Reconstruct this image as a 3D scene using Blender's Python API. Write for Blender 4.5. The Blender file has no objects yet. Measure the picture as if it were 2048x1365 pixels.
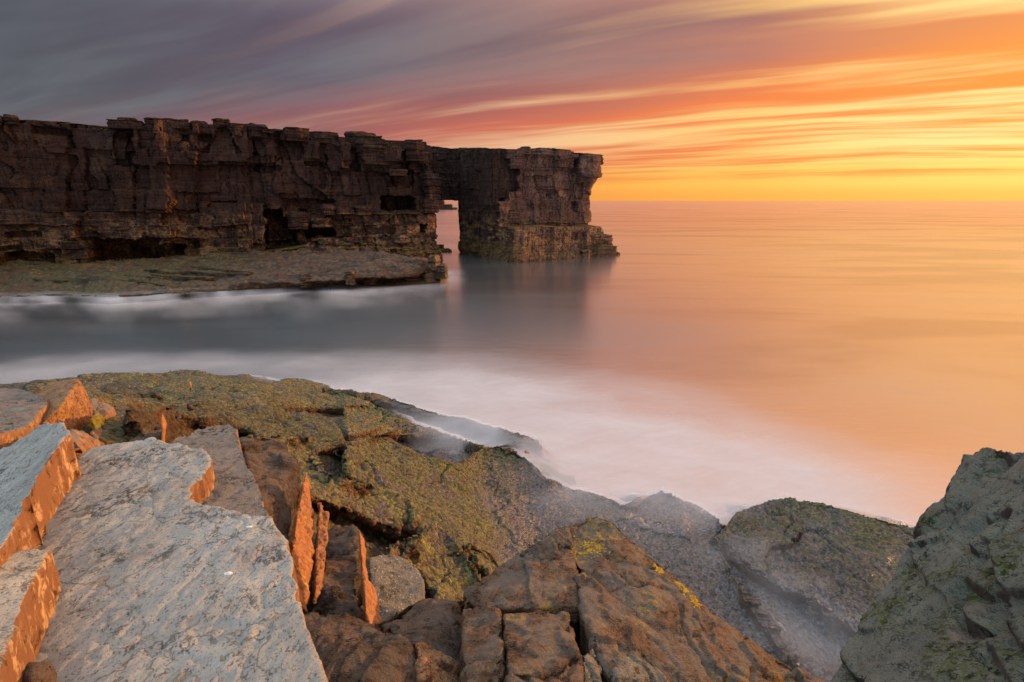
import bpy, bmesh, math, random
import numpy as np
from mathutils import Vector
from mathutils.bvhtree import BVHTree
from mathutils.geometry import delaunay_2d_cdt

scene = bpy.context.scene
COL = scene.collection

# ------------------------------------------------------------------ camera, sky, sun, exposure
CAM_H = 9.0                       # metres above the sea
FOC = 1024.0                      # focal length in photograph pixels (18 mm on 36 mm)
PITCH = math.atan(280.5 / FOC)    # the horizon stands 280.5 px above the middle row
CP, SP = math.cos(PITCH), math.sin(PITCH)
GLOW_AZ = math.radians(60)        # middle of the lit cloud
SUN_AZ = math.radians(66)         # to the right of the view direction (+Y)
SUN_EL = math.radians(3.4)

cam_data = bpy.data.cameras.new('camera')
cam_data.sensor_width = 36.0
cam_data.lens = 18.0
cam_data.clip_start = 0.05
cam_data.clip_end = 60000.0
cam = bpy.data.objects.new('camera', cam_data)
COL.objects.link(cam)
cam.location = (0, 0, CAM_H)
cam.rotation_euler = (math.pi / 2 - PITCH, 0, 0)
scene.camera = cam

scene.view_settings.view_transform = 'Standard'
scene.view_settings.look = 'None'
scene.view_settings.gamma = 1.0
scene.view_settings.exposure = 0.12
scene.cycles.use_denoising = True
scene.cycles.max_bounces = 6
scene.cycles.diffuse_bounces = 3
scene.cycles.glossy_bounces = 3
scene.cycles.transparent_max_bounces = 16


# ------------------------------------------------------------------ small node language
class S:
    """A node socket with arithmetic."""
    def __init__(self, nt, sock):
        self.nt, self.s = nt, sock

    def _m(self, op, *args, clamp=False):
        return self.nt.math(op, self, *args, clamp=clamp)

    def __add__(self, o): return self._m('ADD', o)
    def __radd__(self, o): return self._m('ADD', o)
    def __sub__(self, o): return self._m('SUBTRACT', o)
    def __rsub__(self, o): return self.nt.math('SUBTRACT', o, self)
    def __mul__(self, o): return self._m('MULTIPLY', o)
    def __rmul__(self, o): return self._m('MULTIPLY', o)
    def __truediv__(self, o): return self._m('DIVIDE', o)
    def __rtruediv__(self, o): return self.nt.math('DIVIDE', o, self)
    def __pow__(self, o): return self._m('POWER', o)
    def max(self, o): return self._m('MAXIMUM', o)
    def min(self, o): return self._m('MINIMUM', o)
    def abs(self): return self._m('ABSOLUTE')
    def clamp(self): return self._m('ADD', 0.0, clamp=True)
    def smooth(self, a, b):
        n = self.nt.t.nodes.new('ShaderNodeMapRange')
        n.interpolation_type = 'SMOOTHSTEP'
        self.nt.put(n.inputs['Value'], self)
        for k, v in (('From Min', a), ('From Max', b), ('To Min', 0.0), ('To Max', 1.0)):
            self.nt.put(n.inputs[k], v)
        return S(self.nt, n.outputs['Result'])


class NT:
    def __init__(self, tree):
        self.t = tree
        tree.nodes.clear()

    def put(self, inp, v):
        if isinstance(v, S):
            self.t.links.new(v.s, inp)
        elif v is not None:
            if hasattr(inp.default_value, '__len__') and isinstance(v, (tuple, list)) and len(v) == 3 and len(inp.default_value) == 4:
                v = (*v, 1.0)
            inp.default_value = v

    def node(self, kind, out=0, props=None, **inputs):
        n = self.t.nodes.new(kind)
        for k, v in (props or {}).items():
            setattr(n, k, v)
        for k, v in inputs.items():
            self.put(n.inputs[k.replace('_', ' ')], v)
        return S(self, n.outputs[out])

    def math(self, op, *args, clamp=False):
        n = self.t.nodes.new('ShaderNodeMath')
        n.operation = op
        n.use_clamp = clamp
        for i, a in enumerate(args):
            self.put(n.inputs[i], a)
        return S(self, n.outputs[0])

    def mix(self, f, a, b, mode='MIX'):
        n = self.t.nodes.new('ShaderNodeMix')
        n.data_type = 'RGBA'
        n.blend_type = mode
        n.clamp_factor = True
        self.put(n.inputs[0], f)
        self.put(n.inputs[6], a)
        self.put(n.inputs[7], b)
        return S(self, n.outputs[2])

    def xyz(self, v):
        n = self.t.nodes.new('ShaderNodeSeparateXYZ')
        self.put(n.inputs[0], v)
        return [S(self, n.outputs[i]) for i in range(3)]

    def vec(self, x, y, z):
        n = self.t.nodes.new('ShaderNodeCombineXYZ')
        for i, a in enumerate((x, y, z)):
            self.put(n.inputs[i], a)
        return S(self, n.outputs[0])

    def noise(self, v, scale=1.0, detail=4.0, rough=0.55, dist=0.0, out=0):
        n = self.t.nodes.new('ShaderNodeTexNoise')
        n.noise_dimensions = '3D'
        self.put(n.inputs['Vector'], v)
        for k, a in (('Scale', scale), ('Detail', detail), ('Roughness', rough), ('Distortion', dist)):
            self.put(n.inputs[k], a)
        return S(self, n.outputs[out])

    def voro(self, v, scale=1.0, feature='F1', out='Distance', rand=1.0):
        n = self.t.nodes.new('ShaderNodeTexVoronoi')
        n.feature = feature
        self.put(n.inputs['Vector'], v)
        n.inputs['Scale'].default_value = scale
        n.inputs['Randomness'].default_value = rand
        return S(self, n.outputs[out])

    def ramp(self, f, stops):
        n = self.t.nodes.new('ShaderNodeValToRGB')
        e = n.color_ramp.elements
        while len(e) < len(stops):
            e.new(0.5)
        for el, (p, c) in zip(e, stops):
            el.position = p
            el.color = (*c, 1.0)
        self.put(n.inputs[0], f)
        return S(self, n.outputs[0])

    def scale(self, v, s):
        n = self.t.nodes.new('ShaderNodeVectorMath')
        n.operation = 'MULTIPLY'
        self.put(n.inputs[0], v)
        n.inputs[1].default_value = s
        return S(self, n.outputs[0])

    def vadd(self, a, b):
        n = self.t.nodes.new('ShaderNodeVectorMath')
        n.operation = 'ADD'
        self.put(n.inputs[0], a)
        self.put(n.inputs[1], b)
        return S(self, n.outputs[0])

    def bump(self, h, strength=0.5, dist=0.02, normal=None):
        return self.node('ShaderNodeBump', Height=h, Strength=strength, Distance=dist, Normal=normal)


# ------------------------------------------------------------------ world: dusk sky with wind-drawn cloud
world = bpy.data.worlds.new('World')
scene.world = world
world.use_nodes = True
w = NT(world.node_tree)
wd = w.node('ShaderNodeTexCoord', 'Generated')
dx, dy, dz = w.xyz(wd)
el = dz.max(0.0)
hor = w.math('SQRT', dx * dx + dy * dy + 1e-6)
toward = (dx * math.sin(GLOW_AZ) + dy * math.cos(GLOW_AZ)) / hor       # 1 towards the sun, -1 away
# drifting cloud: a layer overhead, drawn out along the wind
inv = 1.0 / (el + 0.085)
px, py = dx * inv, dy * inv
WA = math.radians(-63)
al = px * math.sin(WA) + py * math.cos(WA)
ac = px * math.cos(WA) - py * math.sin(WA)
warp = w.noise(w.vec(ac * 0.20, al * 0.16, 3.3), 1.0, 3.0) * 1.6
cvw = w.vec(ac * 0.66 + warp * 1.1, al * 0.13, 1.7)
n1 = w.noise(cvw, 1.0, 5.0, 0.55)
n2 = w.noise(w.vec(ac * 1.5 + warp * 1.8, al * 0.26, 7.1), 1.0, 4.0, 0.6)
n3 = w.noise(w.vec(ac * 0.26, al * 0.09, 8.2), 1.0, 3.0, 0.5)
n4 = w.noise(w.vec(ac * 3.6 + warp * 3.2, al * 0.42, 12.4), 1.0, 3.0, 0.55)
sunside = toward.smooth(-0.1, 0.95)
body = n1 * 0.30 + n2 * 0.38 + n4 * 0.32
# the thick sheet comes lower the farther it is from the sun; below it only drawn-out shreds
sheet = (el - (toward * 0.145 + 0.115)) / 0.075 + (n3 - 0.5) * 2.4 + (n1 - 0.5) * 2.4
dense = sheet.smooth(-0.75, 0.85)
shred = (body - 0.5) * (4.5 + sunside * 6.0) + (n3 - 0.5) * 0.8 + sheet * 0.30 + 0.55 - toward * 0.15
cover = shred.smooth(-0.80, 0.80) * el.smooth(0.012, 0.06)
cover = cover.max(dense * (1.0 - sunside * 0.75))
glow = toward * 0.5 + 0.5
clear_low = w.ramp(glow, [(0.0, (0.20, 0.15, 0.16)), (0.40, (0.42, 0.24, 0.18)), (0.59, (0.58, 0.27, 0.12)), (0.75, (0.86, 0.33, 0.055)), (0.90, (1.0, 0.52, 0.10)), (1.0, (1.12, 0.74, 0.18))])
clear_high = w.ramp(glow, [(0.0, (0.19, 0.20, 0.23)), (0.40, (0.27, 0.18, 0.18)), (0.59, (0.48, 0.30, 0.22)), (0.75, (0.78, 0.47, 0.27)), (0.90, (1.0, 0.60, 0.19)), (1.0, (1.2, 0.90, 0.36))])
clear = w.mix(el.smooth(0.035, 0.10), clear_low, clear_high)
thin_c = w.ramp(glow, [(0.0, (0.12, 0.095, 0.115)), (0.40, (0.16, 0.088, 0.105)), (0.59, (0.30, 0.100, 0.105)), (0.75, (0.60, 0.145, 0.085)), (0.90, (0.86, 0.215, 0.060)), (1.0, (1.0, 0.36, 0.05))])
thick_c = w.ramp(glow, [(0.0, (0.078, 0.090, 0.110)), (0.40, (0.080, 0.082, 0.102)), (0.59, (0.112, 0.082, 0.115)), (0.75, (0.155, 0.095, 0.118)), (0.90, (0.34, 0.155, 0.135)), (1.0, (0.80, 0.30, 0.12))])
thick_c = w.mix((n2 * 0.5 + n3 * 0.5).smooth(0.46, 0.64) * 0.55, thick_c, w.mix(glow.smooth(0.55, 0.95), (0.185, 0.205, 0.23), (0.52, 0.26, 0.19)))
clear = w.mix((1.0 - el.smooth(0.006, 0.030)) * 0.55, clear, w.ramp(glow, [(0.0, (0.22, 0.14, 0.14)), (0.59, (0.42, 0.19, 0.11)), (0.80, (0.80, 0.27, 0.06)), (1.0, (1.0, 0.42, 0.06))]))
cloud = w.mix(dense, thin_c, thick_c)
lit = w.mix(cover, clear, cloud)
# unseen overhead sky, brightened to light rocks and sea: pale and cool, warm sunward
zen = w.ramp(glow, [(0.0, (0.72, 0.92, 1.10)), (0.5, (0.80, 0.90, 1.0)), (0.72, (0.98, 0.60, 0.47)), (0.85, (1.38, 0.56, 0.28)), (1.0, (1.7, 0.76, 0.26))])
zen = w.mix(el.smooth(0.6, 0.95), zen, (0.90, 1.06, 1.20))
lit = w.mix(el.smooth(0.26, 0.50), lit, zen)
sky = w.t.nodes.new('ShaderNodeTexSky')
sky.sky_type = 'NISHITA'
sky.sun_disc = False
sky.sun_elevation = SUN_EL
sky.sun_rotation = SUN_AZ
bg1 = w.t.nodes.new('ShaderNodeBackground')
w.t.links.new(sky.outputs[0], bg1.inputs[0])
bg1.inputs[1].default_value = 0.006
bg2 = w.t.nodes.new('ShaderNodeBackground')
w.put(bg2.inputs[0], lit)
bg2.inputs[1].default_value = 1.0
addn = w.t.nodes.new('ShaderNodeAddShader')
w.t.links.new(bg1.outputs[0], addn.inputs[0])
w.t.links.new(bg2.outputs[0], addn.inputs[1])
wout = w.t.nodes.new('ShaderNodeOutputWorld')
w.t.links.new(addn.outputs[0], wout.inputs[0])
world.cycles.sampling_method = 'MANUAL'
world.cycles.sample_map_resolution = 1024

sun_data = bpy.data.lights.new('sun', 'SUN')
sun_data.energy = 4.4
sun_data.angle = math.radians(0.6)
sun_data.color = (1.0, 0.47, 0.17)
sun = bpy.data.objects.new('sun', sun_data)
COL.objects.link(sun)
sd = Vector((math.sin(SUN_AZ) * math.cos(SUN_EL), math.cos(SUN_AZ) * math.cos(SUN_EL), math.sin(SUN_EL)))
sun.rotation_euler = sd.to_track_quat('Z', 'Y').to_euler()
sun.location = (60, 40, 40)


# ------------------------------------------------------------------ photograph pixel -> direction -> place
def ray(u, v):
    a, b = (np.asarray(u, float) - 1024.0) / FOC, (682.5 - np.asarray(v, float)) / FOC
    return a, CP + b * SP, -SP + b * CP


def at_y(u, v, y):
    a, b, c = ray(u, v)
    t = y / b
    return np.array([a * t, b * t, CAM_H + c * t])


def at_z(u, v, z):
    a, b, c = ray(u, v)
    t = (z - CAM_H) / c
    return np.array([a * t, b * t, CAM_H + c * t])


def proj(x, y, z):
    d = y * CP + (CAM_H - z) * SP
    h = y * SP - (CAM_H - z) * CP
    d = np.maximum(d, 0.01)
    return 1024.0 + FOC * x / d, 682.5 - FOC * h / d


# ------------------------------------------------------------------ numeric noise
def h01(ix, iy=0, iz=0, seed=0):
    ix, iy, iz = (np.asarray(a).astype(np.int64) for a in (ix, iy, iz))
    n = (ix * 374761393 + iy * 668265263 + iz * 2147483647 + seed * 1274126177) & 0xffffffff
    n = ((n ^ (n >> 13)) * 1274126177) & 0xffffffff
    n = ((n ^ (n >> 15)) * 2246822519) & 0xffffffff
    n = n ^ (n >> 16)
    return n.astype(np.float64) / 4294967295.0


def vnoise(p, seed=0):
    i = np.floor(p).astype(np.int64)
    f = p - i
    f = f * f * f * (f * (f * 6 - 15) + 10)
    r = 0
    for a in (0, 1):
        wx = f[:, 0] if a else 1 - f[:, 0]
        for b in (0, 1):
            wy = f[:, 1] if b else 1 - f[:, 1]
            for c in (0, 1):
                wz = f[:, 2] if c else 1 - f[:, 2]
                r = r + wx * wy * wz * h01(i[:, 0] + a, i[:, 1] + b, i[:, 2] + c, seed)
    return r * 2 - 1


def fbm(p, octaves=4, seed=0, gain=0.5):
    r, amp, q = 0, 1.0, np.array(p, float)
    for k in range(octaves):
        r = r + amp * vnoise(q, seed + k * 17)
        q = q * 2.03 + 11.3
        amp *= gain
    return r


def facet(p, seed=0):
    """Chipped stone: every cell of a random cell pattern is a small plane with its own tilt and height."""
    i = np.floor(p - 0.5).astype(np.int64)
    best = np.full(len(p), 1e9)
    val = np.zeros(len(p))
    for a in (0, 1):
        for b in (0, 1):
            for c in (0, 1):
                j = i + (a, b, c)
                g = [h01(j[:, 0], j[:, 1], j[:, 2], seed + k) for k in range(3)]
                dx_, dy_, dz_ = (p[:, k] - j[:, k] - g[k] for k in range(3))
                d = dx_ * dx_ + dy_ * dy_ + dz_ * dz_
                k = d < best
                best = np.where(k, d, best)
                t = (g[0] * 2 - 1) * dx_ + (g[1] * 2 - 1) * dy_ + (g[2] * 2 - 1) * dz_ + ((g[0] * 7.3 + g[1] * 3.1) % 1.0 - 0.5) * 1.2
                val = np.where(k, t, val)
    return val


def sstep(x, a, b):
    t = np.clip((x - a) / (b - a), 0, 1)
    return t * t * (3 - 2 * t)


# ------------------------------------------------------------------ objects
def tag(o, label=None, cat=None, group=None, kind=None):
    if label: o['label'] = label
    if cat: o['category'] = cat
    if group: o['group'] = group
    if kind: o['kind'] = kind
    return o


def empty(name, loc):
    o = bpy.data.objects.new(name, None)
    COL.objects.link(o)
    o.location = loc
    return o


def mesh_object(name, verts, faces, mat, parent=None, smooth=True, base=True):
    """One mesh object whose origin sits at the base of the thing."""
    v = np.asarray(verts, float)
    org = np.zeros(3)
    if base:
        lo, hi = v.min(0), v.max(0)
        org = np.array([(lo[0] + hi[0]) / 2, (lo[1] + hi[1]) / 2, lo[2]])
    me = bpy.data.meshes.new(name)
    if isinstance(faces, np.ndarray):
        k = faces.shape[1]
        me.vertices.add(len(v))
        me.vertices.foreach_set('co', (v - org).astype(np.float32).ravel())
        me.loops.add(faces.size)
        me.loops.foreach_set('vertex_index', faces.astype(np.int32).ravel())
        me.polygons.add(len(faces))
        me.polygons.foreach_set('loop_start', np.arange(0, faces.size, k, dtype=np.int32))
        me.update(calc_edges=True)
    else:
        me.from_pydata([tuple(a) for a in (v - org)], [], faces)
    me.validate()
    me.polygons.foreach_set('use_smooth', np.full(len(me.polygons), smooth))
    me.materials.append(mat)
    o = bpy.data.objects.new(name, me)
    COL.objects.link(o)
    if parent is not None:
        o.parent = parent
        o.location = Vector(org) - parent.location
    else:
        o.location = org
    return o


def remesh(solids, voxel):
    """Closed coarse solids [(verts, faces)...] -> one fused fine surface (numpy verts, quads)."""
    vs, fs, n = [], [], 0
    for v, f in solids:
        vs += [tuple(a) for a in v]
        fs += [tuple(i + n for i in q) for q in f]
        n += len(v)
    me = bpy.data.meshes.new('tmp')
    me.from_pydata(vs, [], fs)
    bm = bmesh.new()
    bm.from_mesh(me)
    bmesh.ops.triangulate(bm, faces=bm.faces[:])
    bmesh.ops.recalc_face_normals(bm, faces=bm.faces[:])
    bm.to_mesh(me)
    bm.free()
    o = bpy.data.objects.new('tmp', me)
    COL.objects.link(o)
    md = o.modifiers.new('r', 'REMESH')
    md.mode = 'VOXEL'
    md.voxel_size = voxel
    md.adaptivity = 0.0
    dg = bpy.context.evaluated_depsgraph_get()
    ev = o.evaluated_get(dg)
    m2 = ev.to_mesh()
    co = np.empty(len(m2.vertices) * 3, np.float32)
    m2.vertices.foreach_get('co', co)
    lv = np.empty(len(m2.loops), np.int32)
    m2.loops.foreach_get('vertex_index', lv)
    nr = np.empty(len(m2.vertices) * 3, np.float32)
    m2.vertex_normals.foreach_get('vector', nr)
    ev.to_mesh_clear()
    bpy.data.objects.remove(o)
    bpy.data.meshes.remove(me)
    return co.reshape(-1, 3).astype(float), lv.reshape(-1, 4), nr.reshape(-1, 3).astype(float)


def relax(co, quads, it=1, k=0.5):
    for _ in range(it):
        acc = np.zeros_like(co)
        cnt = np.zeros(len(co))
        for a, b in ((0, 1), (1, 2), (2, 3), (3, 0)):
            for p, q in ((a, b), (b, a)):
                np.add.at(acc, quads[:, p], co[quads[:, q]])
                np.add.at(cnt, quads[:, p], 1)
        co = co * (1 - k) + k * acc / np.maximum(cnt, 1)[:, None]
    return co


def rough(co, nr, spec, seed):
    """Push a surface along its normals: spec = [(frequency or (fx,fy,fz), amplitude, octaves, mode)...]"""
    d = np.zeros(len(co))
    for k, (fr, amp, oc, mode) in enumerate(spec):
        q = co * np.asarray(fr)
        if mode == 'facet':
            wq = q + seed * 3.7 + k * 19.1
            wq = wq + 0.22 * np.stack([vnoise(wq * 1.7 + 5 * m, seed + m) for m in range(3)], -1)
            d += amp * facet(wq, seed + k)
            continue
        n = fbm(q + seed * 3.7 + k * 19.1, oc, seed + k * 5)
        if mode == 'ridge':
            n = 1 - 2 * np.abs(n)
        elif mode == 'crack':
            n = -np.exp(-(n / 0.035) ** 2)
        elif mode == 'step':
            n = np.round(n * 2.2) / 2.2
        elif mode == 'bump':
            n = np.maximum(n, 0)
        d += amp * n
    return co + nr * d[:, None]


def prism(top, bot):
    n = len(top)
    v = [tuple(a) for a in top] + [tuple(a) for a in bot]
    f = [tuple(range(n)), tuple(range(2 * n - 1, n - 1, -1))]
    f += [(i, i + n, (i + 1) % n + n, (i + 1) % n) for i in range(n)]
    return v, f


def hull(pts):
    bm = bmesh.new()
    for p in pts:
        bm.verts.new(tuple(p))
    r = bmesh.ops.convex_hull(bm, input=bm.verts[:])
    bmesh.ops.delete(bm, geom=[g for g in r['geom_interior'] if isinstance(g, bmesh.types.BMVert)], context='VERTS')
    bm.verts.index_update()
    v = [tuple(a.co) for a in bm.verts]
    f = [tuple(x.index for x in a.verts) for a in bm.faces]
    bm.free()
    return v, f


def inside(poly, x, y):
    poly = np.asarray(poly)
    r = np.zeros(len(x), bool)
    j = len(poly) - 1
    for i in range(len(poly)):
        xi, yi, xj, yj = *poly[i], *poly[j]
        c = ((yi > y) != (yj > y))
        with np.errstate(divide='ignore', invalid='ignore'):
            r ^= c & (x < (xj - xi) * (y - yi) / (yj - yi + 1e-12) + xi)
        j = i
    return r


def bed_solid(outline, place, su, sv, thick, jit=0.0):
    """A rock bed: the outline as seen, filled with points lying on place(u, v), carried down by thick."""
    ol = np.array([p[:2] for p in outline], float)
    # refine the outline
    pts = []
    for i in range(len(ol)):
        a, b = ol[i], ol[(i + 1) % len(ol)]
        k = max(1, int(np.hypot((b[0] - a[0]) / su, (b[1] - a[1]) / sv)))
        pts += [a + (b - a) * t / k for t in range(k)]
    if jit:
        r_ = random.Random(int(ol[0][0] * 7 + ol[0][1]))
        fine = []
        for i in range(len(pts)):
            a, b = pts[i], pts[(i + 1) % len(pts)]
            fine += [a + (b - a) * t for t in (0.0, 0.25, 0.5, 0.75)]
        pts = [p + np.array([r_.gauss(0, jit), r_.gauss(0, jit * 0.7)]) for p in fine]
        ol = np.array(pts)
    m = len(pts)
    gx, gy = np.meshgrid(np.arange(ol[:, 0].min() + su / 2, ol[:, 0].max(), su), np.arange(ol[:, 1].min() + sv / 2, ol[:, 1].max(), sv))
    gx, gy = gx.ravel(), gy.ravel()
    k = inside(ol, gx, gy)
    allp = [Vector(p) for p in pts] + [Vector((a, b)) for a, b in zip(gx[k], gy[k])]
    vv, _, ff, *_ = delaunay_2d_cdt(allp, [(i, (i + 1) % m) for i in range(m)], [], 1, 0.01)
    uv = np.array([tuple(p) for p in vv])
    P = place(uv[:, 0], uv[:, 1])
    n = len(P)
    B = P.copy()
    B[:, 2] -= thick
    faces = [tuple(f) for f in ff]
    edges = {}
    for f in faces:
        for a, b in zip(f, f[1:] + f[:1]):
            edges[(a, b)] = 1
    side = [(a, b) for (a, b) in edges if (b, a) not in edges]
    fs = faces + [tuple(i + n for i in reversed(f)) for f in faces] + [(b, a, a + n, b + n) for a, b in side]
    return np.vstack([P, B]), fs


# ------------------------------------------------------------------ materials
def material(name):
    m = bpy.data.materials.new(name)
    m.use_nodes = True
    n = NT(m.node_tree)
    out = n.t.nodes.new('ShaderNodeOutputMaterial')
    return m, n, out


def principled(n, out, color, rough_=0.8, normal=None, spec=0.3):
    p = n.t.nodes.new('ShaderNodeBsdfPrincipled')
    n.put(p.inputs['Base Color'], color)
    n.put(p.inputs['Roughness'], rough_)
    n.put(p.inputs['Specular IOR Level'], spec)
    if normal is not None:
        n.put(p.inputs['Normal'], normal)
    n.t.links.new(p.outputs[0], out.inputs['Surface'])
    return p


def coords(n):
    oc = n.node('ShaderNodeTexCoord', 'Object')
    ri = n.node('ShaderNodeObjectInfo', 'Random')
    return n.vadd(oc, n.vec(ri * 37.0, ri * 91.0, ri * 53.0)), ri


def up_mask(n, a, b):
    nz = n.xyz(n.node('ShaderNodeNewGeometry', 'Normal'))[2]
    return nz.smooth(a, b)


def mat_slate(name, light, dark, side, side2, grain=(1, 1, 1), moss=0.0, dark_amt=1.0, tilt=(0.42, 0.78), relief=0.02):
    """Flat-bedded siltstone: pale lichen-grey bed tops, rust joint faces."""
    m, n, out = material(name)
    c, ri = coords(n)
    g = n.scale(c, grain)
    big = n.noise(c, 1.3, 4, 0.6)
    med = n.noise(g, 9.0, 8, 0.72, 0.5)
    fine = n.noise(g, 60.0, 6, 0.75, 0.3)
    top = n.mix(big.smooth(0.35, 0.65), light, tuple(a * 0.78 + b * 0.22 for a, b in zip(light, dark)))
    top = n.mix(n.noise(c, 3.1, 4, 0.6).smooth(0.52, 0.68) * 0.55, top, tuple(min(1, a * 1.25) for a in light))
    top = n.mix(n.noise(n.vadd(c, n.vec(9.0, 2.0, 4.0)), 2.3, 5, 0.65).smooth(0.55, 0.7) * 0.45, top, (0.36, 0.25, 0.20))
    # dark pitting and streaks along the grain
    pit = (med * 0.5 + fine * 0.5)
    top = n.mix(fine.smooth(0.50, 0.38) * 0.45 * dark_amt, top, tuple(a * 1.6 for a in dark))
    top = n.mix(pit.smooth(0.485, 0.41) * 0.8 * dark_amt, top, dark)
    blot = n.noise(g, 16.0, 5, 0.7, 0.6)
    top = n.mix((n.noise(c, 2.2, 3, 0.6).smooth(0.48, 0.66) * blot.smooth(0.505, 0.565)) * 0.85 * dark_amt, top, tuple(a * 0.55 for a in dark))
    # healed joints, thin ochre threads
    wv = n.vadd(c, n.scale(n.noise(c, 2.5, 4, 0.6, out=1), (0.55, 0.55, 0.55)))
    vein = n.voro(wv, 1.35, 'DISTANCE_TO_EDGE').smooth(0.014, 0.003)
    crk = n.voro(n.vadd(wv, n.vec(4.0, 7.0, 1.0)), 0.9, 'DISTANCE_TO_EDGE').smooth(0.009, 0.002) * n.noise(c, 2.1, 2).smooth(0.40, 0.55)
    brk = n.noise(c, 3.0, 2).smooth(0.42, 0.58)
    top = n.mix(vein * brk * 0.55, top, (0.30, 0.22, 0.12))
    top = n.mix(crk * 0.5, top, (0.045, 0.036, 0.028))
    if moss:
        mo = n.noise(c, 2.2, 5, 0.65).smooth(0.52, 0.62) * n.noise(c, 26.0, 4, 0.7).smooth(0.44, 0.56)
        top = n.mix(mo * moss, top, (0.12, 0.17, 0.012))
    # joint faces
    sf = n.noise(n.scale(c, (1, 1, 0.55)), 14.0, 6, 0.7, 0.5)
    sd_ = n.mix(sf.smooth(0.50, 0.60) * n.noise(c, 2.4, 3).smooth(0.35, 0.60), side, side2)
    sd_ = n.mix(n.noise(c, 9.0, 5, 0.7).smooth(0.44, 0.34), sd_, tuple(a * 0.35 for a in side))
    nz = n.xyz(n.node('ShaderNodeNewGeometry', 'Normal'))[2]
    col = n.mix((nz + (n.noise(c, 11.0, 4, 0.7) - 0.5) * 0.7).smooth(*tilt), sd_, top)
    hgt = med * 0.35 + fine * 0.5 + n.noise(c, 150.0, 3, 0.6) * 0.25 - vein * brk * 0.5
    principled(n, out, col, 0.8, n.bump(hgt, 1.0, relief), 0.22)
    return m


def mat_mussel(name, olive, low_tint=True):
    """Ledge crusted with mussels, barnacles and short weed."""
    m, n, out = material(name)
    c, ri = coords(n)
    P = n.node('ShaderNodeNewGeometry', 'Position')
    pz = n.xyz(P)[2]
    cell = n.voro(P, 17.0, 'F1', 'Color')
    cr, cg, cb = n.xyz(cell)
    dist = n.voro(P, 17.0, 'F1', 'Distance')
    patch = n.noise(P, 0.75, 5, 0.65)
    patch2 = n.noise(n.vadd(P, n.vec(5.0, 1.0, 9.0)), 2.6, 5, 0.7)
    green = n.mix(cr, tuple(a * 0.55 for a in olive), tuple(min(1, a * 1.5) for a in olive))
    green = n.mix(patch2.smooth(0.50, 0.62) * 0.5, green, (0.20, 0.18, 0.085))
    green = n.mix(patch.smooth(0.50, 0.38) * 0.6, green, (0.105, 0.082, 0.045))
    green = n.mix(cb.smooth(0.55, 0.66) * 0.85, green, (0.034, 0.030, 0.020))
    darkc = n.mix(cg, (0.030, 0.026, 0.034), (0.115, 0.100, 0.112))
    darkc = n.mix(cb.smooth(0.80, 0.9) * 0.8, darkc, (0.26, 0.25, 0.235))
    col = n.mix((patch * 0.55 + patch2 * 0.45 + cr * 0.16).smooth(0.70, 0.60), darkc, green)
    if low_tint:
        wet = (pz + (patch - 0.5) * 1.6).smooth(1.55, 0.75)
        purple = n.mix(cg, (0.060, 0.052, 0.062), (0.290, 0.265, 0.275))
        purple = n.mix(cr.smooth(0.72, 0.85) * 0.7, purple, (0.20, 0.19, 0.11))
        col = n.mix(wet * 0.92, col, purple)
    col = n.mix(n.noise(P, 33.0, 4, 0.7).smooth(0.46, 0.36) * 0.7, col, (0.022, 0.020, 0.018))
    side = n.mix(n.noise(P, 6.0, 5, 0.7).smooth(0.42, 0.62), (0.06, 0.045, 0.026), (0.17, 0.088, 0.042))
    col = n.mix(up_mask(n, 0.12, 0.45), side, col)
    col = n.mix(1.0, col, n.vec(ri * 0.55 + 0.68, ri * 0.5 + 0.70, ri * 0.5 + 0.70), 'MULTIPLY')
    hgt = dist * -0.8 + n.noise(P, 40.0, 4, 0.65) * 0.6 + n.noise(P, 9.0, 4, 0.6) * 0.5
    principled(n, out, col, pz.smooth(0.4, 1.8) * 0.28 + 0.36, n.bump(hgt, 1.0, 0.075), 0.5)
    return m


def mat_boulder(name, a, b, dark, lichen=0.0, grain=(1, 1, 1), topmix=0.5):
    m, n, out = material(name)
    c, ri = coords(n)
    g = n.scale(c, grain)
    big = n.noise(c, 1.6, 5, 0.65)
    med = n.noise(g, 9.0, 6, 0.7, 0.8)
    fine = n.noise(g, 55.0, 5, 0.7)
    col = n.mix(big.smooth(0.36, 0.64), a, b)
    col = n.mix((med * 0.5 + fine * 0.5).smooth(0.50, 0.42) * 0.95, col, dark)
    col = n.mix((med * 0.4 + fine * 0.6).smooth(0.54, 0.60) * 0.5, col, tuple(min(1.0, x * 1.7) for x in b))
    col = n.mix((n.noise(c, 2.7, 4, 0.6).smooth(0.47, 0.62) * n.noise(g, 22.0, 5, 0.7, 0.7).smooth(0.47, 0.56)) * 0.8, col, tuple(x * 0.6 for x in dark))
    col = n.mix(up_mask(n, 0.55, 0.9) * topmix * n.noise(c, 4.0, 4, 0.65).smooth(0.40, 0.6), col, (0.24, 0.235, 0.21))
    if lichen:
        li = n.noise(c, 2.0, 4, 0.6).smooth(0.56, 0.66) * n.noise(c, 24.0, 4, 0.7).smooth(0.50, 0.58)
        col = n.mix(li * lichen, col, (0.50, 0.30, 0.02))
    hgt = med * 0.7 + fine * 0.5 + n.voro(g, 60.0) * 0.15
    principled(n, out, col, 0.85, n.bump(hgt, 1.0, 0.05), 0.2)
    return m


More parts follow.
